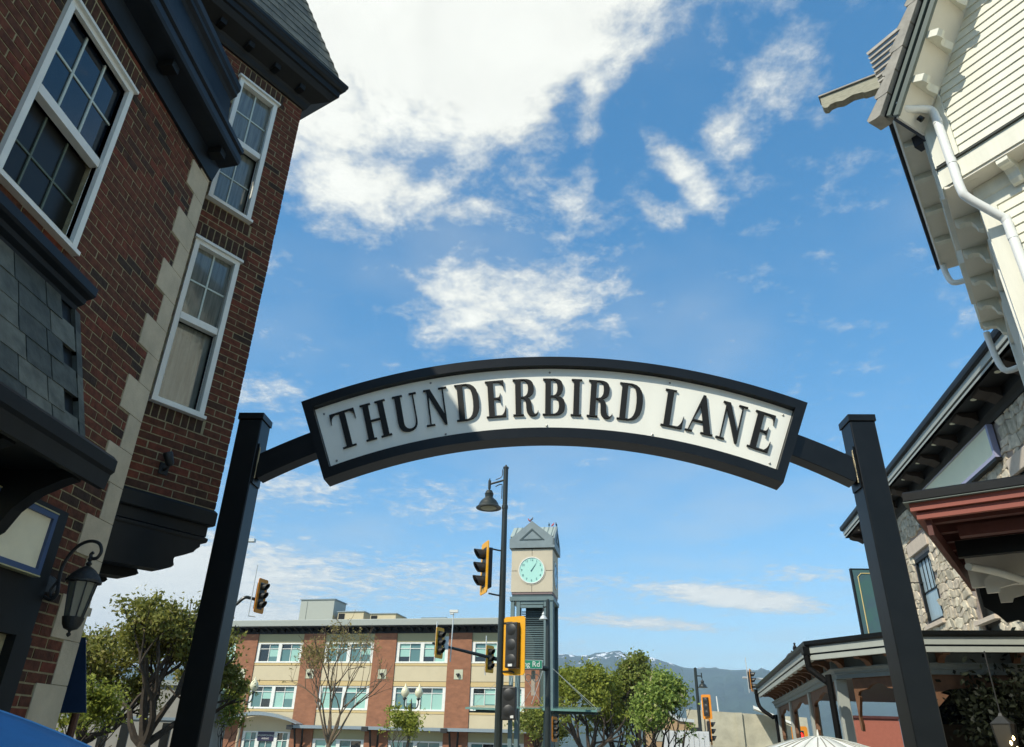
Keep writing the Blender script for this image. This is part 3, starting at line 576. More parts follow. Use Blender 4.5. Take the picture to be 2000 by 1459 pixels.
for ch, ang, wd in lay:
    loops, w0 = G[ch]; loops = [thin_loop(l, .010, i == 0) for i, l in enumerate(loops)]; a = R(ang); k = wd / w0 if ch != 'I' else 1
    def put(x, z, s, a=a, w0=w0, k=k):
        lx, r = (x - w0 / 2) * k * CH, 4.813 + z * CH
        return (r * math.sin(a) + lx * math.cos(a), s, -.75 + r * math.cos(a) - lx * math.sin(a))
    q = MB(); q.holed(loops, 5.514, 5.534, put); q.build('letter', M_letter, pnl)
for an, r_ in [(-21.6, 5.19), (-21.6, 4.74), (21.6, 5.19), (21.6, 4.74), (-11.3, 5.22), (0, 5.22), (11.2, 5.22), (-10.5, 4.725), (-.3, 4.725), (10.2, 4.725)]:
    q = MB(); q.lathe((r_ * math.sin(R(an)), 5.532, -.75 + r_ * math.cos(R(an))), [(.001, -.004), (.008, -.003), (.01, 0), (.008, .004), (.001, .007)], 8, ax=Matrix.Rotation(R(90), 3, 'X')); q.build('screw', M_screw, pnl)
# ------------------------------------------------------------------ white gabled building on the right
M_siding = mat('white_siding', (.74, .72, .60), .55, var=.07, vscale=2.5, bump=.08, bscale=30, stretch=(2, 2, .5))
M_wtrim = mat('white_trim', (.76, .74, .62), .55, var=.12, vscale=3, stretch=(3, 3, .4))
M_soffit = mat('cream_soffit', (.74, .69, .58), .6, var=.05, vscale=3)
M_greytile = mat('grey_shingle', (.33, .31, .27), .8, var=.25, vscale=9, bump=.4, bscale=60)
M_blacktile = mat('black_shingle', (.028, .030, .04), .75, var=.3, vscale=9)
M_gutter = mat('grey_green_gutter', (.10, .125, .11), .45)
M_pipe = mat('white_pipe', (.80, .80, .76), .35)
WB = thing('white_building', 'white clapboard gabled building with scalloped eave brackets high on the right', 'building', (4.03, 5.91, 0))
W1 = Fr((4.03, 5.91), 147, 1); W2 = Fr((4.03, 5.91), 33, -1)
rk = lambda u: 7.552 + 1.536 * u
q = MB(); W1.out(q, [(.02, 6.9), (4.9, 6.9), (4.9, 7.6), (2.6, rk(2.6) - .05), (.02, 7.55)], -.3, -.02); q.build('gable_wall', M_wtrim, WB)
z = 7.065; k = 0
while z < 11.0:
    e = .1016; ua = .245 if z + e < 7.93 else (z + e - 7.552) / 1.536; ub = min(4.9, 2.6 + (rk(2.6) - z - e) / 1.536) if z > 7.6 else 4.9
    ua2 = .245 if z < 7.93 else (z - 7.552) / 1.536
    if ub - ua > .05:
        q = MB(); P = W1.pt
        q.hexa([P(ua2, -.02, z), P(ub, -.02, z), P(ub, .016, z), P(ua2, .016, z), P(ua, -.02, z + e - .001), P(ub, -.02, z + e - .001), P(ub, .002, z + e - .001), P(ua, .002, z + e - .001)]); q.build('clapboard', M_siding, WB)
    z += e; k += 1
q = MB(); W1.out(q, [(0, 7.062), (.243, 7.062), (.243, 7.9), (0, 7.56)], -.02, .03); q.build('corner_board', M_wtrim, WB)
q = MB(); W1.along(q, [(-.1, 7.02), (.045, 7.018), (.045, 7.03), (.01, 7.06), (-.1, 7.06)], -.01, 4.9); q.build('drip_flashing', mat('dark_flashing', (.05, .055, .045), .4), WB)
q = MB(); W1.box(q, 0, 4.9, -.1, .018, 6.79, 7.017); q.build('band_board', M_wtrim, WB)
q = MB(); W1.box(q, 0, 4.9, -.26, .0, 6.76, 6.789); q.build('soffit', M_soffit, WB)
# rake overhang: soffit board, fascia strips, barge tiles
us, un = np.array([1, 1.536]) / 1.8328, np.array([-1.536, 1]) / 1.8328
def rp(s_, t_): v = np.array([0.0, 7.552]) + us * s_ + un * t_; return (v[0], v[1])
q = MB(); W1.out(q, [rp(-.02, 0), rp(4.76, 0), rp(4.72, .03), rp(-.02, .03)], .0, .46); q.build('rake_soffit', M_soffit, WB)
for t0, t1, d1, m_ in ((-.01, .045, .50, M_gutter), (.046, .07, .485, M_blackpaint), (.071, .115, .515, M_gutter), (.116, .15, .50, M_blackpaint)):  # last black strip paints in the shadow between fascia and barge tiles
    q = MB(); W1.out(q, [rp(.0, t0), rp(4.7, t0), rp(4.7, t1), rp(.0, t1)], .461, d1); q.build('rake_fascia_and_shadow', m_, WB)
for k in range(18):
    s0 = -.02 + .255 * k; q = MB(); W1.out(q, [rp(s0 + .01, .152), rp(s0 + .25, .152), rp(s0 + .255, .235), rp(s0 - .03, .30), rp(s0 - .055, .27), rp(s0 - .02, .20)], .36, .565 + .004 * (k % 2)); q.build('barge_tile', M_greytile, WB, bevel=.004)
q = MB(); W1.out(q, [rp(.05, .15), rp(4.76, .15), rp(4.76, .20), rp(.05, .20)], -4, .355); q.build('roof_slope', M_blacktile, WB)
sc = [(0, 0), (.05, -.005), (.06, -.05), (.10, -.075), (.15, -.06), (.20, -.048), (.25, -.055), (.30, -.085), (.33, -.12), (.37, -.125), (.42, -.11), (.42, 0)]
for u in (.27, .53, .79, 1.05, 1.31, 1.57):
    q = MB(); s0 = (u + .0) * 1.8328 - .13
    vs = []
    for ds in (0, .075):
        for d_, t_ in sc:
            a = rp(s0 + ds, t_ * 1.1 - .002); vs.append(W1.pt(a[0], .03 + d_, a[1]))
    n = len(sc); tri = tessellate_polygon([[Vector((p[0], p[1], 0)) for p in sc]])
    q.add(vs, [tuple(x) for x in tri] + [tuple(n + i for i in reversed(x)) for x in tri] + [(i, (i + 1) % n, n + (i + 1) % n, n + i) for i in range(n)]); q.build('scalloped_bracket', M_wtrim, WB, bevel=.004)
# lower storey, set back under the jetty
q = MB(); W1.box(q, .14, 4.9, -.6, -.27, 0, 6.755); q.build('lower_wall', M_wtrim, WB)
q = MB(); W1.along(q, [(-.28, 6.47), (-.25, 6.47), (-.25, 6.60), (-.235, 6.61), (-.22, 6.64), (-.215, 6.755), (-.28, 6.755)], .15, 4.9); q.build('frieze', M_wtrim, WB)
q = MB(); W1.box(q, .16, .30, -.28, -.235, 0, 6.465); q.build('corner_board', M_wtrim, WB)
z = 2.9
while z < 6.4:
    q = MB(); P = W1.pt; e = .1016
    q.hexa([P(.302, -.28, z), P(4.9, -.28, z), P(4.9, -.243, z), P(.302, -.243, z), P(.302, -.28, z + e - .001), P(4.9, -.28, z + e - .001), P(4.9, -.257, z + e - .001), P(.302, -.257, z + e - .001)]); q.build('clapboard', M_siding, WB); z += e
for u in (.55, 1.15, 1.75):
    q = MB(); pr = [(-.235, 6.758), (-.01, 6.758), (-.01, 6.71), (-.04, 6.69), (-.08, 6.70), (-.13, 6.69), (-.16, 6.65), (-.17, 6.59), (-.20, 6.55), (-.235, 6.54)]
    W1.along(q, pr, u - .05, u + .05); q.build('scalloped_bracket', M_wtrim, WB, bevel=.004)
# street side of the white building (W2)
q = MB(); W2.box(q, -.02, 3.35, -.3, -.01, 6.79, 8.02); q.build('side_wall', M_siding, WB)
q = MB(); W2.box(q, 0, .2, -.01, .018, 6.79, 8.0); q.build('corner_board', M_wtrim, WB); q = MB(); W2.box(q, 3.15, 3.35, -.01, .018, 6.79, 8.0); q.build('corner_board', M_wtrim, WB)
for a, b in ((.45, 1.55), (1.85, 2.95)):
    window(WB, W2, a, b, 6.98, 7.82, d=.012, cols=3, rows=(1, 1), fw=.05, drip=False)
q = MB(); W2.box(q, -.28, 3.6, -.05, .235, 8.0, 8.02); q.build('eave_soffit', M_soffit, WB)
q = MB(); W2.along(q, [(.236, 7.985), (.25, 7.985), (.27, 8.03), (.27, 8.09), (-.1, 8.3), (-.1, 8.021), (.236, 8.021)], -.28, 3.6); q.build('eave_fascia', M_soffit, WB)
for k in range(15):
    q = MB(); u = -.30 + .265 * k; W2.along(q, [(.25, 8.10), (.31, 8.055), (.318, 8.09), (.25, 8.135 + .006 * (k % 2))], u, u + .262); q.build('eave_tile', M_blacktile, WB)
for u in (.55, 1.22, 1.95, 2.7):
    q = MB(); W2.box(q, u, u + .09, .02, .233, 7.92, 7.999); q.build('rafter_tail', M_wtrim, WB)
q = MB(); W2.box(q, -.02, 3.35, -.30, .0, 6.757, 6.787); q.build('soffit', M_soffit, WB)
q = MB(); W2.box(q, .17, 3.33, -.29, -.27, 0, 6.755); q.build('lower_side_wall', M_siding, WB)
q = MB(); W2.box(q, 3.1, 3.34, -.27, -.235, 3.6, 6.75); q.build('corner_board', M_wtrim, WB); q = MB(); W2.box(q, .17, .33, -.268, -.235, 3.6, 6.755); q.build('corner_board', M_wtrim, WB)
for a, b in ((.4, 1.5), (1.8, 2.9)):
    window(WB, W2, a, b, 4.5, 6.3, d=-.255, cols=3, rows=(2, 2), fw=.05, drip=False)
for u in (.55, 1.2, 1.85, 2.5, 3.1):
    q = MB(); pr = [(-.235, 6.758), (-.01, 6.758), (-.01, 6.70), (-.04, 6.67), (-.09, 6.68), (-.15, 6.66), (-.18, 6.61), (-.19, 6.56), (-.235, 6.53)]
    W2.along(q, pr, u, u + .09); q.build('scalloped_bracket', M_wtrim, WB, bevel=.004)
# small hipped roof return seen edge-on beside the rake
b0, b1 = np.array([3.816, 6.047, 7.895]), np.array([3.835, 6.212, 9.177])
for k in range(14):
    f = k / 14; f2 = (k + 1.15) / 14; p0 = b0 + (b1 - b0) * f + np.array([0, -.03, 0]); p1 = b0 + (b1 - b0) * f2; w_ = W1.u * .42; nn = W1.n
    q = MB(); q.hexa([p0, p0 + w_, p0 + w_ + nn * .03, p0 + nn * .03, p1 - nn * .02, p1 + w_ - nn * .02, p1 + w_, p1]); q.build('return_tile', M_greytile if k else M_blacktile, WB)
q = MB(); W1.out(q, [(-.34, 7.85), (.1, 7.85), (.1, 9.2), (-.36, 9.12)], -.55, -.42); q.build('roof_return', M_blacktile, WB)
# downspouts
ds = MB(); ds.tube(smooth_path([W1.pt(-.0, .44, 7.80), W1.pt(.02, .44, 7.69), W1.pt(.05, .36, 7.66), W1.pt(.13, .16, 7.70), W1.pt(.165, .10, 7.66), W1.pt(.17, .09, 7.5), W1.pt(.175, .09, 6.9), W1.pt(.18, .09, 6.60), W1.pt(.20, .05, 6.49), W1.pt(.32, -.12, 6.28), W1.pt(.355, -.17, 6.2), W1.pt(.36, -.175, 6.0), W1.pt(.37, -.175, 3.6)], 5), .042, 12)
dsp = ds.build('downspout', M_pipe, WB, smooth=True)
for a, b in ((W1.pt(.172, .09, 7.49), W1.pt(.172, .09, 7.55)), (W1.pt(.178, .09, 6.93), W1.pt(.178, .09, 6.99)), (W1.pt(.36, -.175, 5.98), W1.pt(.36, -.175, 6.05))):
    q = MB(); q.tube([a, b], .0455, 14); q.build('pipe_collar', M_pipe, dsp, smooth=True)
q = MB(); q.tube([W1.pt(.07, .22, 7.60), W1.pt(.09, .2, 7.56)], .03, 10); q.build('vent', M_blackpaint, WB)
for zt, dd, zz in ((8.0, .22, 7.62), (6.77, -.03, 6.15)):
    q = MB(); q.tube(smooth_path([W2.pt(3.45, dd, zt), W2.pt(3.45, dd, zt - .15), W2.pt(3.42, dd - .05, zz + .03), W2.pt(3.40, dd - .22, zz), W2.pt(3.38, dd - .3, zz)], 4), .04, 10); q.build('downspout', M_pipe, WB, smooth=True)
lb = thing('lookout_beam', 'lone wooden outrigger beam with scalloped underside jutting left from the white roof', 'beam', (4.9, 8.2, 10.8))
q = MB(); bm0 = np.array([4.31, 8.465, 0]); bd = np.array([.869, -.495, 0]); bp = np.array([.495, .869, 0])
prf = [(0, 10.93), (1.1, 10.93), (1.1, 10.66), (.62, 10.69), (.58, 10.72), (.45, 10.74), (.38, 10.72), (.30, 10.70), (.20, 10.73), (.12, 10.72), (.07, 10.68), (.02, 10.70), (0, 10.75)]
q.prism(prf, 0, .14, lambda a, b, s: bm0 + bd * a + bp * s + np.array([0, 0, b])); q.build('beam', mat('weathered_wood', (.36, .34, .25), .85, var=.3, vscale=12, stretch=(1, 1, 4)), lb)
q = MB(); q.prism([(-.02, 10.935), (1.1, 10.935), (1.1, 10.96), (-.02, 10.96)], -.03, .17, lambda a, b, s: bm0 + bd * a + bp * s + np.array([0, 0, b])); q.build('capping', M_greytile, lb)
# red entrance canopy on the street side
M_red = mat('brick_red_paint', (.26, .060, .036), .5, var=.1, vscale=5)
M_redin = mat('dark_red_wood', (.10, .028, .02), .6, var=.3, vscale=6)
RC = thing('entrance_canopy', 'brick-red fascia canopy with black gutter under the white building', 'canopy', (3.095, 6.279, 3.4))
Rf = Fr((3.095, 6.279), 123, 1); Rs = Fr((3.095, 6.279), 33, -1)
cp = [(3.095 + .545 * 2.95, 6.279 + .839 * 2.95), (3.095, 6.279), (3.095 + .839 * 1.6, 6.279 - .545 * 1.6)]
def csweep(prof, name, m): q = MB(); sweep_plan(q, prof, cp); q.build(name, m, RC)
csweep([(-.09, 3.58), (.0, 3.58), (.012, 3.59), (.012, 3.655), (.0, 3.67), (-.09, 3.67)], 'gutter', M_blackpaint)
csweep([(-.04, 3.572), (.018, 3.572), (.018, 3.579), (-.04, 3.579)], 'drip_edge', M_gutter)
csweep([(-.1, 3.502), (-.022, 3.502), (-.022, 3.571), (-.1, 3.571)], 'fascia_board', M_red)
csweep([(-.1, 3.434), (-.055, 3.434), (-.055, 3.489), (-.1, 3.489)], 'fascia_board', M_red)
q = MB(); q.prism([cp[0], (cp[0][0] + 1.4, cp[0][1] - .91), (cp[2][0], cp[2][1]), cp[1]], 3.60, 3.64, lambda a, b, z: (a, b, z)); q.build('roof', M_blacktile, RC)
q = MB(); I = [np.array(p) for p in cp]; io = (np.array([.839, -.545]) * .12 + np.array([.545, .839]) * .12)
q.prism([tuple(I[0] + np.array([.839, -.545]) * .12), tuple(I[0] + np.array([1.4, -.91])), tuple(I[2] + np.array([.545, .839]) * .12), tuple(I[1] + io)], 3.56, 3.59, lambda a, b, z: (a, b, z)); q.build('ceiling', M_redin, RC)
for k in range(7):
    q = MB(); Rs.box(q, .34 + .38 * k, .42 + .38 * k, -1.3, -.105, 3.46, 3.559); q.build('joist', M_redin, RC)
q = MB(); Rf.box(q, .30, 1.6, -.62, -.52, 3.36, 3.46); q.build('cross_beam', M_redin, RC)
q = MB(); Rf.box(q, .22, 1.6, -1.02, -.94, 3.27, 3.42); q.build('cross_beam', M_blackpaint, RC)
q = MB(); q.prism([(.11, 3.30), (.11, 3.44), (.15, 3.44), (.15, 3.30)], -2.93, -.106, lambda a, b, s: Rf.pt(a, s, b)); q.build('side_valance', M_redin, RC)
q = MB(); Rf.box(q, .22, 1.6, -1.62, -1.56, 3.10, 3.44); q.build('cream_frieze', M_soffit, RC)
wave = [(.24, 3.44), (1.6, 3.44), (1.6, 2.86), (1.3, 2.80), (1.1, 2.86), (.95, 2.83), (.8, 2.76), (.62, 2.80), (.5, 2.86), (.4, 2.84), (.34, 2.92), (.24, 3.0)]
q = MB(); Rf.out(q, wave, -2.2, -2.14); q.build('scalloped_valance', M_blackpaint, RC)
for u, dd in ((.34, -1.50), (.40, -2.10)):
    q = MB(); Rf.out(q, [(u, 3.02), (u + .10, 3.02), (u + .12, 3.06), (u + .26, 3.09), (u + .30, 3.13), (u + .22, 3.19), (u + .08, 3.20), (u, 3.14)], dd, dd + .05); q.build('cream_bracket', M_soffit, RC)
cpipe = MB(); cpipe.tube(smooth_path([(3.90, 7.02, 3.20), (3.98, 7.05, 3.20), (4.2, 7.0, 3.13), (4.75, 7.1, 2.98), (5.1, 7.2, 2.9)], 4), .035, 10); cpipe.build('drain_pipe', M_soffit, RC, smooth=True)

# ------------------------------------------------------------------ stone building
M_stone = tintmat('fieldstone', [(0, (.38, .34, .26)), (.3, (.50, .43, .32)), (.65, (.58, .49, .38)), (1, (.64, .57, .43))], rough=.9, bump=.8, bscale=25, var=.3)
M_stonemortar = mat('stone_mortar', (.34, .28, .24), .95, var=.3, vscale=10)
M_lintel = mat('pink_sandstone', (.60, .50, .40), .9, var=.12, vscale=6, bump=.4)
M_lgrey = mat('light_grey_paint', (.36, .38, .34), .5, var=.06)
M_brown = mat('carved_brown_wood', (.15, .070, .032), .65, var=.3, vscale=8)
S = Fr((7.059, 10.073), 8, -1)
SB = thing('stone_building', 'fieldstone building with deep dark eaves and recessed lights behind the right arch post', 'building', (7.7, 10.0, 0))
holes = [(7.1, 8.2, 4.35, 5.85), (4.42, 5.22, 2.9, 4.92), (1.0, 2.2, 4.4, 5.95)]
q = MB(); S.box(q, -4, 11.4, -6, -.9, 0, 7.3); q.build('inner_wall', M_core, SB)
panel_around(S, 'wall', M_stonemortar, SB, -4, 11.5, 0, 7.35, holes, -.85, -.63)
q = MB(); S.box(q, 11.3, 11.5, -6, -.86, 0, 7.35); q.build('end_wall', M_stonemortar, SB)
exc = [(6.95, 8.38, 5.94, 6.26), (.9, 2.35, 5.94, 6.26), (2.45, 7.0, 6.37, 7.2)] + holes
rs = random.Random(21); cells = []; far = MB(); rows_z = [2.6]
while rows_z[-1] < 7.1: rows_z.append(rows_z[-1] + rs.uniform(.15, .26))
rows_z[-1] = 7.1
def jog(u, z): return (u + .05 * math.sin(7.1 * z + 3.3 * u) + .03 * math.sin(19 * z + 5 * u), z + .045 * math.sin(5.3 * u + 2.2 * z) + .02 * math.sin(17 * u + z * 9))
for za, zb in zip(rows_z, rows_z[1:]):
    u = -.5 + rs.uniform(0, .3)
    while u < 11.35:
        w_ = rs.uniform(.16, .42); ub = min(u + w_, 11.45); cu, cz_ = (u + ub) / 2, (za + zb) / 2
        parts_ = [(za, zb)] if rs.random() < .7 or w_ > .4 else [(za, cz_ + rs.uniform(-.04, .04)), (0, zb)]
        if len(parts_) == 2: parts_[1] = (parts_[0][1], zb)
        for a_, b_ in parts_:
            if not any(h[0] - .02 < cu < h[1] + .02 and h[2] - .03 < (a_ + b_) / 2 < h[3] + .03 for h in exc): cells.append((u, ub, a_, b_, rs.random(), rs.uniform(.02, .06)))
        u = ub
def cell_size(c):
    P = S.pt((c[0] + c[1]) / 2, -.6, (c[2] + c[3]) / 2); return (c[1] - c[0]) * (c[3] - c[2]) * in_view(P) / np.linalg.norm(P - CAM) ** 3
cells.sort(key=cell_size, reverse=True)
for i, (a, b, c, d, t, pr_) in enumerate(cells):
    g_ = .008; cr = rs.uniform(.008, .04); ol = []
    pts = [(a + cr, c), ((a + b) / 2, c - .008), (b - cr, c), (b, c + cr), (b, d - cr), (b - cr, d), ((a + b) / 2, d + .008), (a + cr, d), (a, d - cr), (a, c + cr)]
    cu, cz_ = (a + b) / 2, (c + d) / 2; tl_ = rs.uniform(-.08, .08)
    o = [jog(*p) for p in pts]; cc = jog(cu, cz_); o = [(cc[0] + (p[0] - cc[0]) * .965, cc[1] + (p[1] - cc[1]) * .955) for p in o]; n = len(o)
    inn = [(cc[0] + (p[0] - cc[0]) * .86, cc[1] + (p[1] - cc[1]) * .84) for p in o]
    vs = [S.pt(p[0], -.64, p[1]) for p in o] + [S.pt(p[0], -.622 + pr_ * .2, p[1]) for p in o] + [S.pt(p[0], -.615 + pr_ * .45 + tl_ * (p[0] - cc[0]), p[1]) for p in inn]
    fs = [(k, (k + 1) % n, n + (k + 1) % n, n + k) for k in range(n)] + [(n + k, n + (k + 1) % n, 2 * n + (k + 1) % n, 2 * n + k) for k in range(n)] + [tuple(2 * n + k for k in range(n))]
    if i < 280 and cell_size(cells[i]) > 0:
        q = MB(); q.add(vs, fs, t); q.build('stone', M_stone, SB, tint=True)
    else: far.add(vs, fs, t)
far.build('stone_field', M_stone, SB, tint=True, kind='stuff')
for a, b in ((6.95, 8.38), (.9, 2.35)):
    q = MB(); S.box(q, a, b, -.7, -.565, 5.95, 6.25); q.build('lintel', M_lintel, SB, bevel=.01)
M_curtain = mat('striped_curtain', (.36, .47, .52), .5, var=.25, vscale=10, stretch=(6, 6, .3), coat=.6)
fr_ = MB(); fr_.holed([[(7.1, 4.35), (8.2, 4.35), (8.2, 5.85), (7.1, 5.85)], [(7.17, 4.42), (7.17, 5.77), (8.13, 5.77), (8.13, 4.42)]], -.72, -.62, lambda a, b, s: S.pt(a, s, b)); wf = fr_.build('window', M_darktrim, SB)
q = MB(); S.box(q, 7.17, 8.13, -.69, -.68, 4.42, 5.77); q.build('pane', M_curtain, wf)
q = MB(); S.box(q, 7.17, 8.13, -.679, -.66, 5.05, 5.08); [S.box(q, x, x + .02, -.679, -.665, 5.081, 5.77) for x in (7.4, 7.64, 7.88)]; q.build('glazing_bar', M_darktrim, wf)
q = MB(); S.box(q, 7.05, 8.25, -.64, -.54, 4.26, 4.349); q.build('sill', M_lintel, SB)
for a, b, c, d in holes[1:]:
    fr_ = MB(); fr_.holed([[(a, c), (b, c), (b, d), (a, d)], [(a + .05, c + .05), (a + .05, d - .05), (b - .05, d - .05), (b - .05, c + .05)]], -.75, -.66, lambda x, y, s: S.pt(x, s, y)); wf = fr_.build('window', M_darktrim, SB)
    q = MB(); S.box(q, a + .05, b - .05, -.72, -.71, c + .05, d - .05); q.build('pane', M_glassdark, wf)
q = MB(); S.box(q, 4.3, 5.3, -.64, -.5, 3.92, 4.0); q.build('sill', M_lintel, SB)
M_sbr = mat('dark_brown_wood', (.03, .018, .010), .7)
q = MB(); S.along(q, [(-.7, 7.02), (-.57, 7.02), (-.55, 7.08), (-.50, 7.16), (-.48, 7.33), (-.7, 7.33)], -4, 11.5); q.build('frieze', M_darktrim, SB)
q = MB(); S.box(q, -4, 11.75, -.7, -.03, 7.335, 7.37); q.build('soffit', M_darktrim, SB)
for u in [-.6 + 1.09 * k for k in range(12)]:
    q = MB(); S.along(q, [(-.48, 7.334), (-.14, 7.334), (-.14, 7.29), (-.22, 7.25), (-.36, 7.22), (-.48, 7.14)], u, u + .34); q.build('eave_bracket', M_sbr, SB)
def ssw(prof, name, m):
    q = MB(); a = S.pt(11.75, 0, 0); b = S.pt(-4, 0, 0); c = S.pt(11.75, -4, 0); sweep_plan(q, prof, [(c[0], c[1]), (a[0], a[1]), (b[0], b[1])]); q.build(name, m, SB)
ssw([(-.1, 7.335), (-.025, 7.335), (-.025, 7.38), (-.1, 7.38)], 'fascia_board', M_lgrey)
ssw([(-.1, 7.381), (-.035, 7.381), (-.035, 7.41), (-.1, 7.41)], 'fascia_groove', M_bluetrim)
ssw([(-.1, 7.411), (-.005, 7.411), (-.005, 7.54), (-.1, 7.54)], 'fascia_board', M_lgrey)
ssw([(-.1, 7.541), (.02, 7.541), (.05, 7.57), (.06, 7.62), (.06, 7.67), (-.1, 7.68)], 'gutter', M_bluetrim)
q = MB(); S.box(q, -4, 11.7, -6, -.02, 7.60, 7.66); q.build('roof', M_blacktile, SB)
M_pot = mat('downlight_lens', (.8, .78, .6), .4)
for u in [-.2 + 1.09 * k for k in range(11)]:
    q = MB(); q.lathe(S.pt(u + .1, -.23, 7.327), [(.001, -.006), (.045, -.006), (.055, .0), (.055, .012), (.001, .012)], 14); q.build('downlight', M_pot, SB)
wsn = thing('wall_panel_sign', 'long blank white sign panel with a thin blue border under the stone building eaves', 'sign', tuple(S.pt(4.7, -.6, 6.4)))
q = MB(); S.box(q, 2.58, 6.9, -.60, -.545, 6.46, 7.015); q.build('panel', mat('white_panel', (.90, .88, .62), .5, var=.05, vscale=2), wsn)
q = MB(); q.holed([[(2.51, 6.39), (6.97, 6.39), (6.97, 7.018), (2.51, 7.018)], [(2.58, 6.46), (2.58, 7.015), (6.9, 7.015), (6.9, 6.46)]], -.60, -.50, lambda a, b, s: S.pt(a, s, b)); q.build('border', mat('lavender_blue_border', (.36, .36, .50), .4), wsn)
q = MB(); S.box(q, 2.5, 6.98, -.60, -.49, 6.33, 6.388); q.build('ledge', M_darktrim, wsn)
gs = thing('hanging_sign', 'dark green blade sign with a gold line border beside the right arch post', 'sign', (7.6, 18, 4.1))
q = MB(); q.box(7.20, 8.02, 17.96, 18.04, 4.05, 5.62); q.build('board', M_bluetrim, gs)
M_green = mat('dark_green_paint', (.045, .14, .11), .45, var=.3, vscale=2, stain=(.06, .10, .16))
q = MB(); q.box(7.24, 7.98, 17.945, 17.955, 4.09, 5.58); q.build('panel', M_green, gs)
q = MB(); q.tube([(7.34, 17.94, 4.09), (7.34, 17.94, 5.42), (7.42, 17.94, 5.5), (7.98, 17.94, 5.5)], .012, 5); q.build('gold_line', mat('gold_paint', (.62, .50, .22), .4), gs)
q = MB(); q.box(8.02, 8.9, 17.99, 18.01, 5.3, 5.32); q.build('bracket', M_iron, gs)

# ------------------------------------------------------------------ street pavilion on the right
PV = thing('pavilion', 'open corner pavilion with grey double fascia and carved brown brackets', 'pavilion', (5.5, 14, 0))
pp = [(6.14, 23.7), (4.55, 13.85), (5.49, 12.41), (10.5, 11.8)]
def psw(prof, name, m): q = MB(); sweep_plan(q, prof, pp); q.build(name, m, PV)
psw([(-.12, 3.315), (.02, 3.315), (.05, 3.34), (.055, 3.40), (-.12, 3.41)], 'gutter', M_blackpaint)
psw([(-.1, 3.20), (-.005, 3.20), (-.005, 3.312), (-.1, 3.312)], 'fascia_board', M_lgrey)
psw([(-.1, 3.172), (-.03, 3.172), (-.03, 3.199), (-.1, 3.199)], 'fascia_groove', M_bluetrim)
psw([(-.1, 3.09), (-.02, 3.09), (-.02, 3.171), (-.1, 3.171)], 'fascia_board', M_lgrey)
psw([(-.62, 3.12), (-.1, 3.12), (-.1, 3.14), (-.62, 3.14)], 'soffit', M_darktrim)
M_mgrey = mat('mid_grey_paint', (.20, .23, .22), .5, var=.1)
psw([(-.60, 2.80), (-.44, 2.80), (-.44, 2.87), (-.415, 2.875), (-.415, 2.90), (-.40, 2.93), (-.36, 2.95), (-.36, 2.97), (-.45, 2.98), (-.45, 3.119), (-.60, 3.119)], 'beam', M_mgrey)
q = MB(); q.prism([(6.24, 23.7), (4.68, 13.9), (5.56, 12.54), (10.5, 11.95), (10.5, 24)], 3.38, 3.42, lambda a, b, z: (a, b, z)); q.build('roof', mat('roof_metal', (.17, .19, .19), .5, var=.1), PV)
q = MB(); q.prism([(6.6, 23.4), (5.1, 14.0), (5.85, 12.9), (10.5, 12.4), (10.5, 23.4)], 3.02, 3.05, lambda a, b, z: (a, b, z)); q.build('ceiling', mat('ceiling_grey', (.12, .12, .11), .7), PV)
e1 = Fr((4.55, 13.85), 9.2, -1); e2 = Fr((4.55, 13.85), 147, 1); e3 = Fr((5.49, 12.41), 97, 1)
brk = [(-.40, 3.118), (-.04, 3.118), (-.04, 3.08), (-.08, 3.05), (-.20, 3.06), (-.30, 3.02), (-.36, 2.96), (-.40, 2.96)]
for F_, us_ in ((e1, [.45 + .72 * k for k in range(13)]), (e2, [.35, .9, 1.45]), (e3, [.7 + 1.1 * k for k in range(5)])):
    for u in us_:
        q = MB(); F_.along(q, brk, u - .05, u + .05); q.build('eave_bracket', M_brown, PV)
def fret(F_, ua, ub):
    w_ = ub - ua; P = [(0, 2.799), (1, 2.799), (1, 2.0), (.965, 1.98), (.955, 2.08), (.975, 2.2), (.94, 2.35), (.90, 2.5), (.93, 2.53), (.90, 2.58), (.86, 2.60), (.72, 2.62), (.62, 2.68), (.5, 2.71), (.38, 2.68), (.28, 2.62), (.14, 2.60), (.10, 2.58), (.07, 2.53), (.10, 2.5), (.06, 2.35), (.025, 2.2), (.045, 2.08), (.035, 1.98), (0, 2.0)]
    q = MB(); F_.out(q, [(ua + w_ * a, b) for a, b in P], -.55, -.48); q.build('carved_bracket', M_brown, PV)
cols_ = [(e1, .35), (e1, 3.6), (e1, 6.8), (e1, 9.5), (e2, 1.42), (e3, 4.4)]
for F_, u in cols_:
    q = MB(); F_.box(q, u - .09, u + .09, -.61, -.43, 0, 2.799); q.build('column', M_lgrey, PV, bevel=.01)
for a, b in ((.44, 3.51), (3.69, 6.71), (6.89, 9.41)): fret(e1, a, b)
fret(e2, .44, 1.33); fret(e3, .35, 4.31)
for p in ([(4.52, 13.88, 3.30), (4.53, 13.86, 3.0), (4.55, 13.84, 2.93), (4.73, 13.66, 2.72), (4.76, 13.62, 2.62), (4.76, 13.62, 0)], [(6.12, 23.75, 3.30), (6.13, 23.75, 2.95), (6.2, 23.6, 2.75), (6.42, 23.4, 2.55), (6.5, 23.35, 2.4), (6.5, 23.35, 0)]):
    q = MB(); q.tube(smooth_path(p, 3), .055, 8); q.build('downspout', M_dull, PV)
    q = MB(); c = p[0]; q.box(c[0] - .06, c[0] + .06, c[1] - .06, c[1] + .06, c[2] - .12, c[2] + .01); q.build('rain_hopper', M_blackpaint, PV)
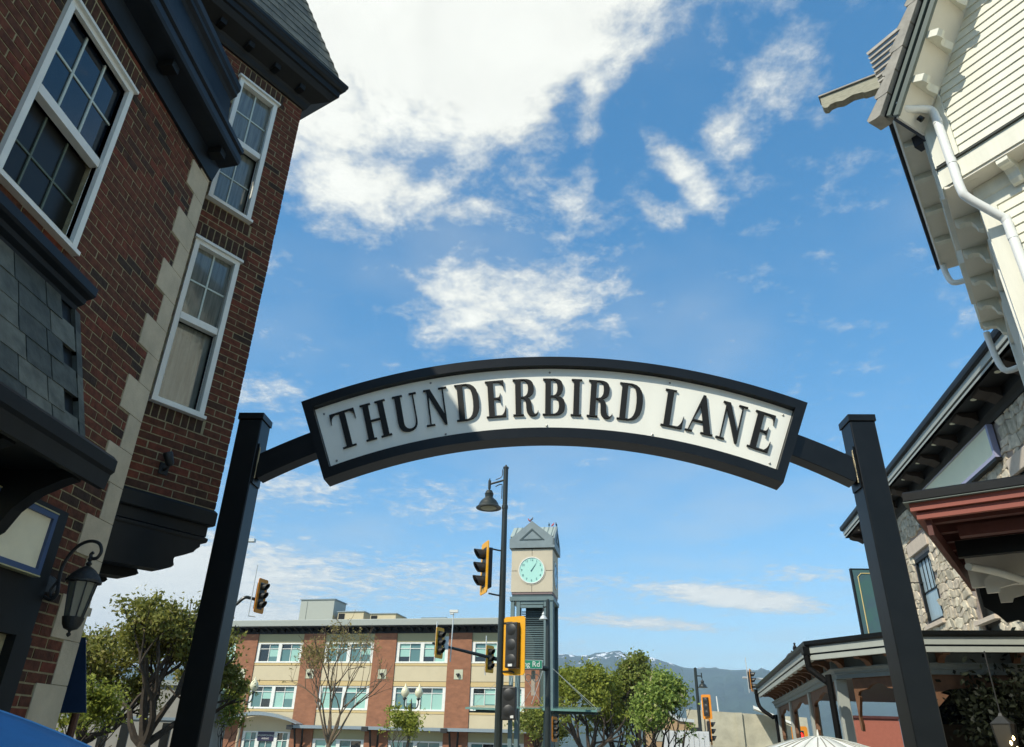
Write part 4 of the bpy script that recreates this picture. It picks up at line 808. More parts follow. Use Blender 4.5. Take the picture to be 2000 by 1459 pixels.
q = MB(); q.box(6.3, 10.5, 14.6, 14.8, 0, 3.0); q.build('back_wall', mat('dark_timber', (.035, .025, .018), .7, var=.5, vscale=4), PV)
q = MB(); q.box(6.45, 8.0, 14.54, 14.59, 2.15, 2.75); q.build('back_window', M_glass, PV)
def bird(x, y, z, az, col, label, cat='bird', s=1.0):
    t = thing('bird', label, cat, (x, y, z), R(-az)); q = MB()
    m_ = mat('plumage', col, .7)
    q.lathe((0, 0, .12 * s), [(.002, -.17 * s), (.03 * s, -.12 * s), (.055 * s, -.03 * s), (.06 * s, .03 * s), (.04 * s, .09 * s), (.03 * s, .12 * s), (.002, .13 * s)], 8, ax=Matrix.Rotation(R(-55), 3, 'X'))
    q.lathe((0, .085 * s, .235 * s), [(.002, -.03 * s), (.03 * s, -.01 * s), (.03 * s, .012 * s), (.002, .035 * s)], 8); q.tube([(0, .11 * s, .235 * s), (0, .15 * s, .225 * s)], [.01 * s, .002], 5)
    q.build('body', m_, t, world=False, smooth=True); q = MB(); q.tube([(-.02 * s, 0, 0), (-.02 * s, 0, .08 * s)], .006 * s, 4); q.tube([(.02 * s, 0, 0), (.02 * s, 0, .08 * s)], .006 * s, 4); q.build('leg', m_, t, world=False)
    return t
bird(4.98, 15.9, 3.42, 200, (.02, .02, .022), 'dark bird on the pavilion roof edge, nearer and larger of the two', s=.8)
bird(5.12, 16.8, 3.42, 100, (.03, .03, .03), 'smaller dark bird on the pavilion roof edge behind the other', s=.65)
pr = thing('red_pier', 'square brick-red painted pier seen through the pavilion', 'pier', (12.0, 30, 0))
q = MB(); q.box(11.2, 12.75, 30, 31, 0, 2.86); q.build('shaft', mat('brick_red_render', (.42, .13, .08), .8, var=.1), pr); q = MB(); q.box(11.15, 12.8, 29.95, 31.05, 2.862, 2.95); q.build('cap', M_redin, pr)
hl = thing('hanging_lantern', 'glass lantern with three lit bulbs inside the dark pavilion', 'lantern', (5.95, 10.95, 2.0))
hx, hy = 6.35, 11.6
q = MB(); q.lathe((hx, hy, 0), [(.10, 1.55), (.16, 2.06)], 4); q.build('glass_body', mat('smoked_glass', (.05, .045, .035), .2), hl)
q = MB()
for a in (0, 90, 180, 270): q.tube([(hx + .105 * math.cos(R(a)), hy + .105 * math.sin(R(a)), 1.55), (hx + .165 * math.cos(R(a)), hy + .165 * math.sin(R(a)), 2.06)], .01, 5)
q.tube([(hx, hy, 2.06), (hx, hy, 3.02)], .01, 5); q.lathe((hx, hy, 0), [(.18, 2.06), (.04, 2.16), (.02, 2.2)], 4); q.build('frame', M_iron, hl)
M_bulb = mat('lit_bulb', (1, .8, .4), .4, emit=((1, .72, .32), 9))
for dx, dz in ((-.05, 1.82), (.02, 1.75), (.0, 1.88)):
    q = MB(); q.lathe((hx + dx, hy - .17, dz), [(.002, -.03), (.014, -.015), (.016, .005), (.006, .025), (.002, .03)], 8); q.build('bulb', M_bulb, hl, smooth=True)
# ------------------------------------------------------------------ clock tower
M_tgreen = mat('tower_steel', (.13, .19, .19), .5, var=.12, vscale=2)
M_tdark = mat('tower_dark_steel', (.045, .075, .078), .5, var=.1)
M_tstone = mat('tower_precast', (.56, .49, .36), .8, var=.07, vscale=1.2, bump=.2, bscale=15)
M_troof = mat('tower_lead_roof', (.20, .25, .26), .5, var=.15, vscale=2)
M_tpan = mat('tower_roof_sheet', (.30, .36, .34), .45)
M_dial = mat('clock_dial', (.42, .72, .62), .35, var=.04)
M_dialblue = mat('clock_dial_blue', (.25, .45, .6), .35)
M_num = mat('clock_ink', (.03, .12, .14), .5)
TW = thing('clock_tower', 'beige clock tower on green steel legs behind the street lamp', 'tower', (-1.0, 43.1, 0))
T = Fr((-2.19, 41.94), 98, 1); SW = 2.37
def tfoot(e): return [tuple(T.pt(a, b, 0)[:2]) for a, b in ((-e, e), (SW + e, e), (SW + e, -SW - e), (-e, -SW - e))]
def tslab(e, z0, z1, name, m, par=None): q = MB(); q.prism(tfoot(e), z0, z1, lambda a, b, z: (a, b, z)); return q.build(name, m, par or TW)
for a, b, c, d in ((0, SW / 2 - .012, 9.4, 10.56), (SW / 2 + .012, SW, 9.4, 10.56), (0, SW / 2 - .012, 10.59, 11.8), (SW / 2 + .012, SW, 10.59, 11.8)):
    q = MB(); T.box(q, a, b, -.15, 0, c, d); q.build('stone_panel', M_tstone, TW)
Ts = Fr(T.pt(SW, 0, 0)[:2], 8, 1)
for a, b, c, d in ((.153, SW / 2 - .012, 9.4, 10.56), (SW / 2 + .012, SW, 9.4, 10.56), (.153, SW / 2 - .012, 10.59, 11.8), (SW / 2 + .012, SW, 10.59, 11.8)):
    q = MB(); Ts.box(q, a, b, -.15, 0, c, d); q.build('stone_panel', M_tstone, TW)
tslab(-.16, 9.3, 11.9, 'clock_core', mat('joint_brown', (.25, .18, .12), .8))  # brown core that shows in the joints between the stone panels
tslab(-.03, 9.28, 9.395, 'base_moulding', mat('base_moulding', (.22, .15, .14), .6)); tslab(-.06, 9.14, 9.279, 'neck', M_tdark)
tslab(.05, 8.92, 9.139, 'cap_beam', M_tgreen)
def dial(F_, uc, zc_, r_, mface, hands=True):
    def ring(r0, r1, d0_, d1_, name, m, par):
        q = MB(); o = [(uc + r1 * math.cos(a), zc_ + r1 * math.sin(a)) for a in [2 * PI * k / 48 for k in range(48)]]; i_ = [(uc + r0 * math.cos(a), zc_ + r0 * math.sin(a)) for a in [-2 * PI * k / 48 for k in range(48)]]
        q.holed([o, i_], d0_, d1_, lambda a, b, s: F_.pt(a, s, b)); return q.build(name, m, par)
    ck = ring(r_, r_ + .05, .001, .05, 'clock_rim', M_white, TW); ring(r_ + .055, r_ + .12, .001, .02, 'clock_surround', M_tstone, ck)
    q = MB(); q.prism([(uc + r_ * math.cos(a), zc_ + r_ * math.sin(a)) for a in [2 * PI * k / 48 for k in range(48)]], .001, .022, lambda a, b, s: F_.pt(a, s, b)); q.build('dial', mface, ck)
    for h in range(1, 13):
        a = PI / 2 - h * PI / 6; cx, cy = uc + r_ * .82 * math.cos(a), zc_ + r_ * .82 * math.sin(a)
        text('numeral', str(h), .19, M_num, ck, F_.pt(cx, .028, cy), (PI / 2, 0, math.atan2(F_.u[1], F_.u[0])))
    for ang, ln, w_, nm in ((90 - 37, .42, .035, 'hour_hand'), (90 - 33, .60, .022, 'minute_hand')):
        a = R(ang); c, s_ = math.cos(a), math.sin(a); q = MB()
        q.prism([(uc - c * .08 - s_ * w_, zc_ - s_ * .08 + c * w_), (uc + c * ln, zc_ + s_ * ln), (uc - c * .08 + s_ * w_, zc_ - s_ * .08 - c * w_)], .032 if 'hour' in nm else .04, .038 if 'hour' in nm else .046, lambda x, y, s: F_.pt(x, s, y)); q.build(nm, M_num, ck)
dial(T, 1.17, 10.6, .70, M_dial); dial(Ts, SW / 2, 10.5, .70, M_dialblue)
e_ = .13
tslab(e_, 11.86, 12.0, 'eave_board', M_troof)
def gable(F_, nm):
    q = MB(); F_.out(q, [(-e_, 12.001), (SW + e_, 12.001), (SW + e_, 12.38), (SW / 2, 13.42), (-e_, 12.38)], .02, e_); q.build(nm, M_troof, TW)
    q = MB(); q2 = [(.45, 12.30), (SW - .45, 12.30), (SW / 2, 12.98)]; inn = [(.62, 12.36), (SW - .62, 12.36), (SW / 2, 12.86)]
    q.holed([q2, inn[::-1]], e_ - .02, e_ + .03, lambda a, b, s: F_.pt(a, s, b)); q.build('gable_moulding', M_tdark, TW)
gable(T, 'gable_front'); gable(Ts, 'gable_side')
q = MB(); T.out(q, [(-e_, 12.38), (SW / 2, 13.42), (SW + e_, 12.38)], -SW - e_, .019); q.build('roof_sheet', M_tpan, TW)
q = MB(); Ts.out(q, [(-e_ + .152, 12.56), (SW / 2, 13.40), (SW + e_, 12.38)], -SW - e_, .019); q.build('roof_sheet', M_tpan, TW)
q = MB()
for k in range(9):
    d_ = -.1 - .27 * k
    for sg in (-1, 1): q.tube([Ts.pt(SW / 2, d_, 13.42), Ts.pt(SW / 2 + sg * 1.2, d_, 12.56)], .018, 4)
q.build('roof_seam', M_tgreen, TW)
for (a, b) in ((.0, 0), (.33, 0), (SW - .5, 0), (SW - .2, 0)):
    q = MB(); T.box(q, a, a + .2, -.2, 0, 0, 8.919); q.build('leg', M_tgreen, TW)
for a in (.25, .6, SW - .25):
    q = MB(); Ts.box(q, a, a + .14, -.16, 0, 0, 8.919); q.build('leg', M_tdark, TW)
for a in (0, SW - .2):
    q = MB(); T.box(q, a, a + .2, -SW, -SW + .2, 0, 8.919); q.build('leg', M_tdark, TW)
q = MB(); T.box(q, .55, SW - .52, -.12, -.02, 8.55, 8.70); T.box(q, .55, SW - .52, -.12, -.02, 8.74, 8.9); q.build('lintel_louvre', M_tgreen, TW)
q = MB(); T.box(q, .55, SW - .5, -1.9, -1.8, 5.5, 8.9); q.build('shaft_lining', mat('tower_recess', (.03, .045, .045), .8), TW)
for k in range(22):
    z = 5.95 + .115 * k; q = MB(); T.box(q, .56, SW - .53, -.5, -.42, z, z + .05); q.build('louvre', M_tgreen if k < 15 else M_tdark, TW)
q = MB(); T.box(q, .56, SW - .53, -.5, -.04, 5.72, 5.84); q.build('sill_beam', M_tgreen, TW); q = MB(); T.box(q, .56, SW - .53, -.5, -.04, 5.50, 5.6); q.build('sill_beam', M_tdark, TW)
q = MB(); T.box(q, .85, 1.05, -2.4, -2.2, 4.2, 5.5); q.build('rear_panel', mat('rear_panel', (.40, .33, .26), .8), TW)
M_cable = mat('cable', (.5, .52, .48), .4, metal=.5)
q = MB()
for a, b in (((.55, -.2, 5.4), (1.85, -.6, 3.5)), ((1.85, -.2, 5.4), (.55, -.6, 3.5)), ((1.9, .02, 5.45), (1.45, 1.3, 3.6)), ((SW, .0, 5.4), (4.7, 0, 3.45)), ((SW, -.4, 5.4), (4.5, -1.2, 3.45)), ((0, 0, 5.3), (-2.0, 0, 3.45)), ((.3, .0, 5.5), (.1, 1.2, 3.6))): q.tube([T.pt(*a), T.pt(*b)], .014, 4)
q.build('stay_cable', M_cable, TW)
for uc in (1.0, 1.42):
    q = MB(); q.tube([T.pt(uc + .17 * math.cos(a), -.25, 4.95 + .17 * math.sin(a)) for a in [2 * PI * k / 16 for k in range(17)]], .02, 5); q.build('ring', M_tdark, TW)
M_canglass = mat('green_canopy_glass', (.16, .30, .26), .12, coat=.5, var=.2, vscale=3)
for (u0, u1, z0, z1) in ((-2.05, .1, 3.34, 3.44), (1.95, 4.75, 3.34, 3.50)):
    q = MB(); q.hexa([T.pt(u0, 1.1, z0 - .02), T.pt(u1, 1.1, z0 - .06), T.pt(u1, -1.6, z0 + .1), T.pt(u0, -1.6, z0 + .1), T.pt(u0, 1.1, z0 + .08), T.pt(u1, 1.1, z0 + .04), T.pt(u1, -1.6, z0 + .3), T.pt(u0, -1.6, z0 + .3)]); cg = q.build('glass_canopy', M_canglass, TW)
    q = MB(); T.box(q, u0 + .1, u1 - .1, .6, .68, z0 - .16, z0 - .075); T.box(q, u0 + .1, u1 - .1, -.9, -.82, z0 - .10, z0 + .05); q.build('canopy_frame', M_tdark, cg)
q = MB(); q.hexa([T.pt(.12, 1.9, 3.36), T.pt(1.94, 1.9, 3.36), T.pt(1.94, .1, 3.52), T.pt(.12, .1, 3.52), T.pt(.12, 1.9, 3.40), T.pt(1.94, 1.9, 3.40), T.pt(1.94, .1, 3.56), T.pt(.12, .1, 3.56)]); q.build('glass_canopy', M_canglass, TW)
for (u, d_, zz, az, c, lab) in ((1.15, .1, 13.42, 120, (.12, .10, .10), 'dark bird perched on the front peak of the clock tower roof'), (1.02, .1, 13.36, 250, (.55, .16, .14), 'reddish bird spreading low on the front peak of the clock tower'),
                                (2.0, -1.18, 13.42, 180, (.05, .09, .08), 'dark green bird, leftmost of three on the tower side ridge'), (2.22, -1.18, 13.42, 120, (.6, .10, .10), 'red bird, middle of three on the tower side ridge'), (2.44, -1.18, 13.42, 200, (.03, .05, .10), 'blue-black bird at the right end of the tower ridge')):
    P = T.pt(u, d_, zz); bird(P[0], P[1], zz, az, c, lab, s=.85)

# ------------------------------------------------------------------ street lamps and signals
M_pole = mat('black_green_pole', (.022, .028, .024), .35, var=.2, vscale=5)
M_yel = mat('signal_yellow', (.80, .38, .01), .45, var=.06, vscale=3)
M_yeld = mat('signal_orange', (.70, .24, .01), .5)
M_sigblk = mat('signal_black', (.022, .022, .02), .45, var=.2)
M_lens = mat('dark_lens', (.03, .03, .03), .2)
M_lampw = mat('lamp_lens', (.45, .45, .33), .5)
M_galv = mat('galvanised', (.6, .62, .6), .4, metal=.3)
def bell(mbp, c, s): mbp.lathe(c, [(.002, .62 * s), (.03 * s, .60 * s), (.03 * s, .52 * s), (.08 * s, .50 * s), (.11 * s, .44 * s), (.13 * s, .40 * s), (.12 * s, .37 * s), (.115 * s, .30 * s), (.15 * s, .26 * s), (.22 * s, .20 * s), (.27 * s, .12 * s), (.295 * s, .05 * s), (.36 * s, 0), (.36 * s, -.02 * s), (.24 * s, -.01 * s), (.002, .0)], 28)
SL = thing('street_lamp', 'tall dark street lamp with bell shade in front of the clock tower', 'street lamp', (-1.273, 19.96, 0))
q = MB(); q.lathe((-1.273, 19.96, 0), [(.14, 0), (.14, .6), (.105, .7), (.10, 2), (.085, 6), (.075, 7.6), (.088, 7.61), (.088, 7.7), (.07, 7.72), (.07, 8.8), (.085, 8.81), (.085, 8.85), (.04, 8.88), (.02, 8.92), (.002, 8.93)], 16); q.build('pole', M_pole, SL, smooth=True)
lx = -1.273 - .46
q = MB(); q.tube([(-1.273, 19.96, 8.47), (lx, 19.96, 8.33)], .03); q.tube([(lx, 19.96, 8.2), (lx, 19.96, 8.44)], .042); q.tube([(lx, 19.96, 8.44), (lx, 19.96, 8.5)], .018)
q.tube(smooth_path([(-1.37, 19.96, 8.78), (-1.37, 19.96, 8.62), (-1.42, 19.96, 8.53), (-1.56, 19.96, 8.47)]), .014, 6); q.tube(smooth_path([(-1.36, 19.96, 8.33), (-1.45, 19.96, 8.32), (-1.56, 19.96, 8.26)]), .014, 6); q.tube([(-1.37, 19.96, 8.3), (-1.37, 19.96, 7.9)], .014, 6)
q.build('arm', M_pole, SL, smooth=True)
q = MB(); bell(q, (lx, 19.96, 7.64), 1.0); bs = q.build('bell_shade', M_pole, SL, smooth=True)
q = MB(); q.lathe((lx, 19.96, 7.62), [(.002, -.012), (.2, -.01), (.225, .0), (.225, .005), (.002, .005)], 24); q.build('lens', M_lampw, bs, smooth=True)
def signal(label, loc, az, n=3, bb=True, s=1.0, lit=None, visors=True, group='traffic signals', bbm=None):
    """faces local +Y"""
    t = thing('traffic_signal', label, 'traffic signal', loc, R(-az), group); H = .355 * s
    q = MB(); q.box(-.165 * s, .165 * s, -.19 * s, .0, -n * H / 2, n * H / 2); q.build('housing', M_sigblk, t, world=False, bevel=.02 * s)
    q = MB()
    for k in range(n):
        zc_ = (k - (n - 1) / 2) * H; q.lathe((0, -.19 * s, zc_), [(.002, -.02 * s), (.10 * s, -.015 * s), (.14 * s, .0), (.14 * s, .01)], 12, ax=Matrix.Rotation(R(-90), 3, 'X'))
    q.build('rear_cover', M_sigblk, t, world=False, smooth=True)
    if bb:
        w_, h_ = .31 * s, n * H / 2 + .16 * s; q = MB(); c_ = .05 * s
        o = [(-w_ + c_, -h_), (w_ - c_, -h_), (w_, -h_ + c_), (w_, h_ - c_), (w_ - c_, h_), (-w_ + c_, h_), (-w_, h_ - c_), (-w_, -h_ + c_)]; i_ = [(-.17 * s, -n * H / 2 - .004), (-.17 * s, n * H / 2 + .004), (.17 * s, n * H / 2 + .004), (.17 * s, -n * H / 2 - .004)]
        q.holed([o, i_], -.03 * s, -.005 * s, lambda a, b, y: (a, y, b)); q.build('backboard', bbm or M_yel, t, world=False)
    for k in range(n):
        zc_ = (k - (n - 1) / 2) * H; q = MB(); r0 = .135 * s
        if visors:
            vs = []; N = 18; L_ = .30 * s
            for y in (0.001, 1):
                for j in range(N + 1):
                    a = R(-60 + 300 * j / N); vs.append((r0 * math.cos(a), .001 if y < 1 else L_ * (.72 + .28 * math.sin(a)), zc_ + r0 * math.sin(a)))
            vs += [(v[0] * .93, v[1], zc_ + (v[2] - zc_) * .93) for v in vs]; M_ = N + 1
            fs = [(j, j + 1, M_ + j + 1, M_ + j) for j in range(N)] + [(2 * M_ + j + 1, 2 * M_ + j, 3 * M_ + j, 3 * M_ + j + 1) for j in range(N)] + [(M_ + j, M_ + j + 1, 3 * M_ + j + 1, 3 * M_ + j) for j in range(N)]
            q.add(vs, fs); q.build('visor', M_sigblk, t, world=False, smooth=True)
        q = MB(); q.lathe((0, .002, zc_), [(.002, .02 * s), (.08 * s, .015 * s), (.12 * s, .001)], 14, ax=Matrix.Rotation(R(-90), 3, 'X')); q.build('lens', (M_redlit if lit == k else M_lens), t, world=False, smooth=True)
    return t
M_redlit = mat('red_lit_lens', (1, .02, .02), .4, emit=((1, .03, .02), 3))
def hr(az, r, z): return (r * math.sin(R(az)), r * math.cos(R(az)), z)
S1 = signal('yellow-backed traffic signal facing left, upper one on the street lamp pole', hr(-5.15, 19.9, 5.92), -112, s=1.0)
for dz in (.52, -.68):
    q = MB(); q.tube([(-1.78 + .15, 19.8, 5.92 + dz), (-1.4, 19.93, 5.92 + dz - .02), (-1.33, 19.95, 5.92 + dz - .02)], .022, 6); q.build('signal_bracket', M_pole, SL)
S2 = signal('large amber-framed traffic signal seen from behind just right of the lamp pole', hr(-2.62, 19.8, 3.94), 28, s=1.03)
q = MB(); q.box(-.06, .06, -.22, -.2, -.52, -.46); q.build('sticker', M_white, S2, world=False)
for dz in (.56, -.62):
    q = MB(); q.tube(smooth_path([(-1.2, 19.9, 3.94 + dz), (-1.0, 19.75, 3.94 + dz), (-.9, 19.7, 3.9 + dz)]), .022, 6); q.build('signal_bracket', M_pole, SL)
S3 = signal('dark traffic signal without backboard below the amber-framed one', hr(-2.85, 19.8, 2.58), 10, n=2, bb=False, s=1.05, visors=False)
q = MB(); q.box(.05, .13, -.21, -.2, -.34, -.28); q.build('sticker', M_white, S3, world=False)
for dz in (.40, -.36):
    q = MB(); q.tube([(-1.2, 19.9, 2.58 + dz), (-.95, 19.75, 2.58 + dz)], .022, 6); q.build('signal_bracket', M_pole, SL)
# far mast with arm across the junction
MA = thing('signal_mast', 'dark signal mast with small bell lamp and long arm in front of the clock tower', 'mast', (-.1, 38, 0))
q = MB(); q.lathe((-.1, 38, 0), [(.18, 0), (.15, 1), (.13, 5), (.10, 8.3), (.04, 8.35)], 14); q.build('pole', M_pole, MA, smooth=True)
q = MB(); q.tube([(-.1, 38, 5.05), (-2.4, 35.9, 5.22), (-5.15, 33.55, 5.60)], [.13, .09, .05], 10); q.build('arm', M_pole, MA, smooth=True)
q = MB(); q.tube([(-.1, 38, 8.0), (-.32, 37.9, 7.92)], .03, 6); q.tube([(-.32, 37.9, 7.75), (-.32, 37.9, 8.0)], .035, 6); q.build('lamp_arm', M_pole, MA)
q = MB(); bell(q, (-.32, 37.9, 7.35), .62); q.build('bell_shade', M_galv, MA, smooth=True)
signal('small traffic signal facing right at the tip of the long mast arm', hr(-8.2, 33.9, 5.62), 118, s=.92)
signal('traffic signal on the mast arm mostly hidden behind the lamp pole', hr(-4.42, 35.7, 5.2), 128, s=.85)
for az, r_, z0, z1 in ((-8.5, 33.8, 4.9, 6.5), (-4.75, 35.6, 4.5, 6.2)):
    q = MB(); P = hr(az, r_, 0); q.tube([(P[0], P[1], z0), (P[0], P[1], z1)], .025, 6); q.build('clamp_rod', M_galv, MA)
q = MB(); q.box(-4.62, -4.45, 33.60, 33.62, 5.35, 5.9); q.build('lane_sign', M_galv, MA)
cc = thing('security_camera', 'white camera on a thin white pole standing on the mast arm', 'camera', hr(-7.25, 34.3, 5.4))
P = hr(-7.3, 34.3, 0); q = MB(); q.tube([(P[0] - .03, P[1], 4.9), (P[0], P[1], 6.95)], .028, 6); q.build('pole', M_galv, cc)
q = MB(); q.box(P[0] - .18, P[0] + .2, P[1] - .08, P[1] + .08, 6.98, 7.1); q.box(P[0] - .16, P[0] + .0, P[1] - .06, P[1] + .06, 6.9, 6.979); q.build('housing', M_white, cc)
st = thing('street_name_sign', 'green street name sign reading Young Rd on the mast arm', 'sign', hr(-1.9, 36.9, 5.1))
P = hr(-1.68, 36.7, 5.12); q = MB(); q.box(P[0] - .85, P[0] + .72, P[1], P[1] + .02, P[2] - .2, P[2] + .2); q.build('plate', M_galv, st)
q = MB(); q.box(P[0] - .83, P[0] + .70, P[1] - .006, P[1] - .001, P[2] - .18, P[2] + .18); q.build('face', mat('sign_green', (.02, .22, .12), .4), st)
text('lettering', 'Young Rd', .34, M_white, st, (P[0] - .06, P[1] - .012, P[2]), (PI / 2, 0, 0))
# left mast beyond the arch post
ML = thing('signal_mast', 'signal mast mostly hidden behind the left arch post, its bent arm poking out', 'mast', hr(-24.3, 29.3, 0))
P = hr(-24.3, 29.3, 0); q = MB(); q.tube([(P[0], P[1], 0), (P[0], P[1], 6.2)], .12, 10); q.build('pole', M_pole, ML)
q = MB(); q.tube(smooth_path([(P[0], P[1], 5.6), hr(-23.2, 29.2, 5.95), hr(-22.6, 29.1, 6.25), hr(-22.1, 29.1, 6.25), hr(-21.6, 29.1, 6.2)]), .06, 8); q.build('arm', M_pole, ML, smooth=True)
q = MB(); Pa = hr(-22.1, 29.0, 0); q.tube([(Pa[0], Pa[1], 5.62), (Pa[0], Pa[1], 7.45)], .02, 6); q.tube([(Pa[0], Pa[1], 5.62), hr(-21.6, 29, 5.6)], .02, 6); q.build('clamp_rod', M_galv, ML)
signal('traffic signal facing right in the sky beside the left arch post', hr(-21.45, 29.1, 6.36), 107, s=.88, bbm=M_yeld)
cf = thing('floodlight', 'small pale floodlight peeking out right of the left arch post', 'light', hr(-23.2, 29.3, 7.9)); P = hr(-23.1, 29.2, 8.35)
q = MB(); q.box(P[0] - .02, P[0] + .28, P[1] - .1, P[1] + .1, 8.3, 8.42); q.build('head', M_galv, cf); q = MB(); q.tube([(P[0] + .02, P[1], 5.9), (P[0] + .02, P[1], 8.3)], .02, 6); q.build('pole', M_galv, cf)
# right lamp post with signals
RL = thing('street_lamp', 'slim dark street lamp with bell shade right of the flowering trees', 'street lamp', hr(10.45, 56, 0)); P = hr(10.45, 56, 0)
q = MB(); q.lathe((P[0], P[1], 0), [(.15, 0), (.13, 2), (.10, 6.8), (.10, 6.85), (.03, 6.9)], 12); q.build('pole', M_pole, RL, smooth=True)
q = MB(); q.tube([(P[0], P[1], 6.35), (P[0] + .38, P[1], 6.35)], .04, 6); q.tube([(P[0] + .40, P[1], 6.2), (P[0] + .40, P[1], 6.55)], .04, 6); q.build('arm', M_pole, RL)
q = MB(); bell(q, (P[0] + .42, P[1], 5.62), .92); q.build('bell_shade', M_pole, RL, smooth=True)
signal('amber traffic signal seen from behind on the slim right lamp pole', hr(11.02, 55.7, 4.38), 35, s=1.1, bbm=M_yeld)
signal('lower dark traffic signal with bulging visors facing right on the pale pole', hr(11.15, 50, 2.75), 95, s=1.05, bbm=M_yeld)
pp_ = thing('utility_pole', 'pale concrete pole behind the slim right lamp', 'pole', hr(10.9, 56.6, 0)); Pq = hr(10.95, 56.6, 0); q = MB(); q.tube([(Pq[0], Pq[1], 0), (Pq[0], Pq[1], 4.0)], .22, 10); q.build('shaft', M_quoin, pp_)
q = MB(); Pb = hr(10.3, 50, 0); pbx = thing('pedestrian_signal', 'dark pedestrian signal box left of the slim right lamp base', 'signal', (Pb[0], Pb[1], 2.4)); q.box(Pb[0] - .42, Pb[0] + .1, Pb[1] - .1, Pb[1] + .1, 1.9, 2.95); q.build('box', M_sigblk, pbx); q = MB(); q.box(Pb[0] - .1, Pb[0] - .02, Pb[1] - .12, Pb[1] - .101, 2.3, 2.45); q.build('lens', M_white, pbx)
signal('orange-framed traffic signal beside the left end of the pavilion eave', hr(14.22, 50, 5.6), 115, s=.92, bbm=M_yeld)
rr_ = thing('clamp_rod', 'thin rod and short arm carrying the orange-framed signal by the eave', 'rod', hr(14.0, 50, 5.6)); q = MB(); P = hr(13.98, 50, 0); q.tube([(P[0], P[1], 4.9), (P[0], P[1], 6.9)], .025, 6); q.tube([(P[0] - .3, P[1], 5.75), (P[0] + 3.4, P[1] + .6, 5.6)], .06, 6); q.build('rod', M_galv, rr_)
signal('orange traffic signal lit red low behind the striped umbrella', hr(16.9, 40, 2.42), 190, n=1, s=1.15, lit=0, bbm=M_yeld)
signal('amber traffic signal standing low at the foot of the clock tower', hr(.35, 39.5, 2.45), 120, s=.8, bbm=M_yeld)

# ------------------------------------------------------------------ three-storey brick and stucco block
M_fbrick = mat('orange_brick', (.29, .125, .065), .85, var=.28, vscale=1.6, bump=.2, bscale=8, stretch=(1, 1, 2))
M_stucco = mat('cream_stucco', (.56, .48, .32), .85, var=.06, vscale=.8)
M_tan = mat('tan_band', (.56, .42, .20), .8, var=.06)
M_olive = mat('olive_panel', (.36, .34, .20), .8)
M_steel = mat('blue_grey_steel', (.22, .27, .30), .45, var=.1)
M_wing = glass('blue_green_glass', (.10, .20, .20), .06, .6)
M_blind = mat('window_blind', (.30, .52, .44), .4, coat=.8)
FB = thing('office_block', 'three-storey office block of orange brick piers and cream stucco across the street', 'building', (-18, 74, 0))
F = Fr((-5.06, 71.82), -80, -1)
q = MB(); F.box(q, -4.2, 29.3, -6, -.3, 0, 12.2); q.build('core', M_olive, FB); q = MB(); F.box(q, 4, 29.3, -18, -6.01, 0, 12.2); q.build('core', M_olive, FB)
for uc in (-4.0, 3.45, 11.0, 18.5, 25.85):
    q = MB(); F.box(q, max(uc - 1.15, -4.2), uc + 1.15, -.3, .12, 0, 11.2); q.build('brick_pier', M_fbrick, FB)
    if uc > 0:
        q = MB(); F.box(q, uc - .42, uc + .42, .121, .16, 7.1, 7.95); md = q.build('medallion', mat('medallion_stone', (.50, .50, .36), .8) if uc < 4 else bpy.data.materials['medallion_stone'], FB)
        q = MB(); q.lathe(F.pt(uc, .3, 7.5), [(.01, .12), (.16, .1), (.2, 0), (.1, -.1), (.02, -.25)], 8); q.build('lamp', M_sigblk, md)
bays = [(-2.84, 2.29), (4.61, 9.84), (12.16, 17.34), (19.66, 24.69), (27.01, 29.3)]
wr = random.Random(8)
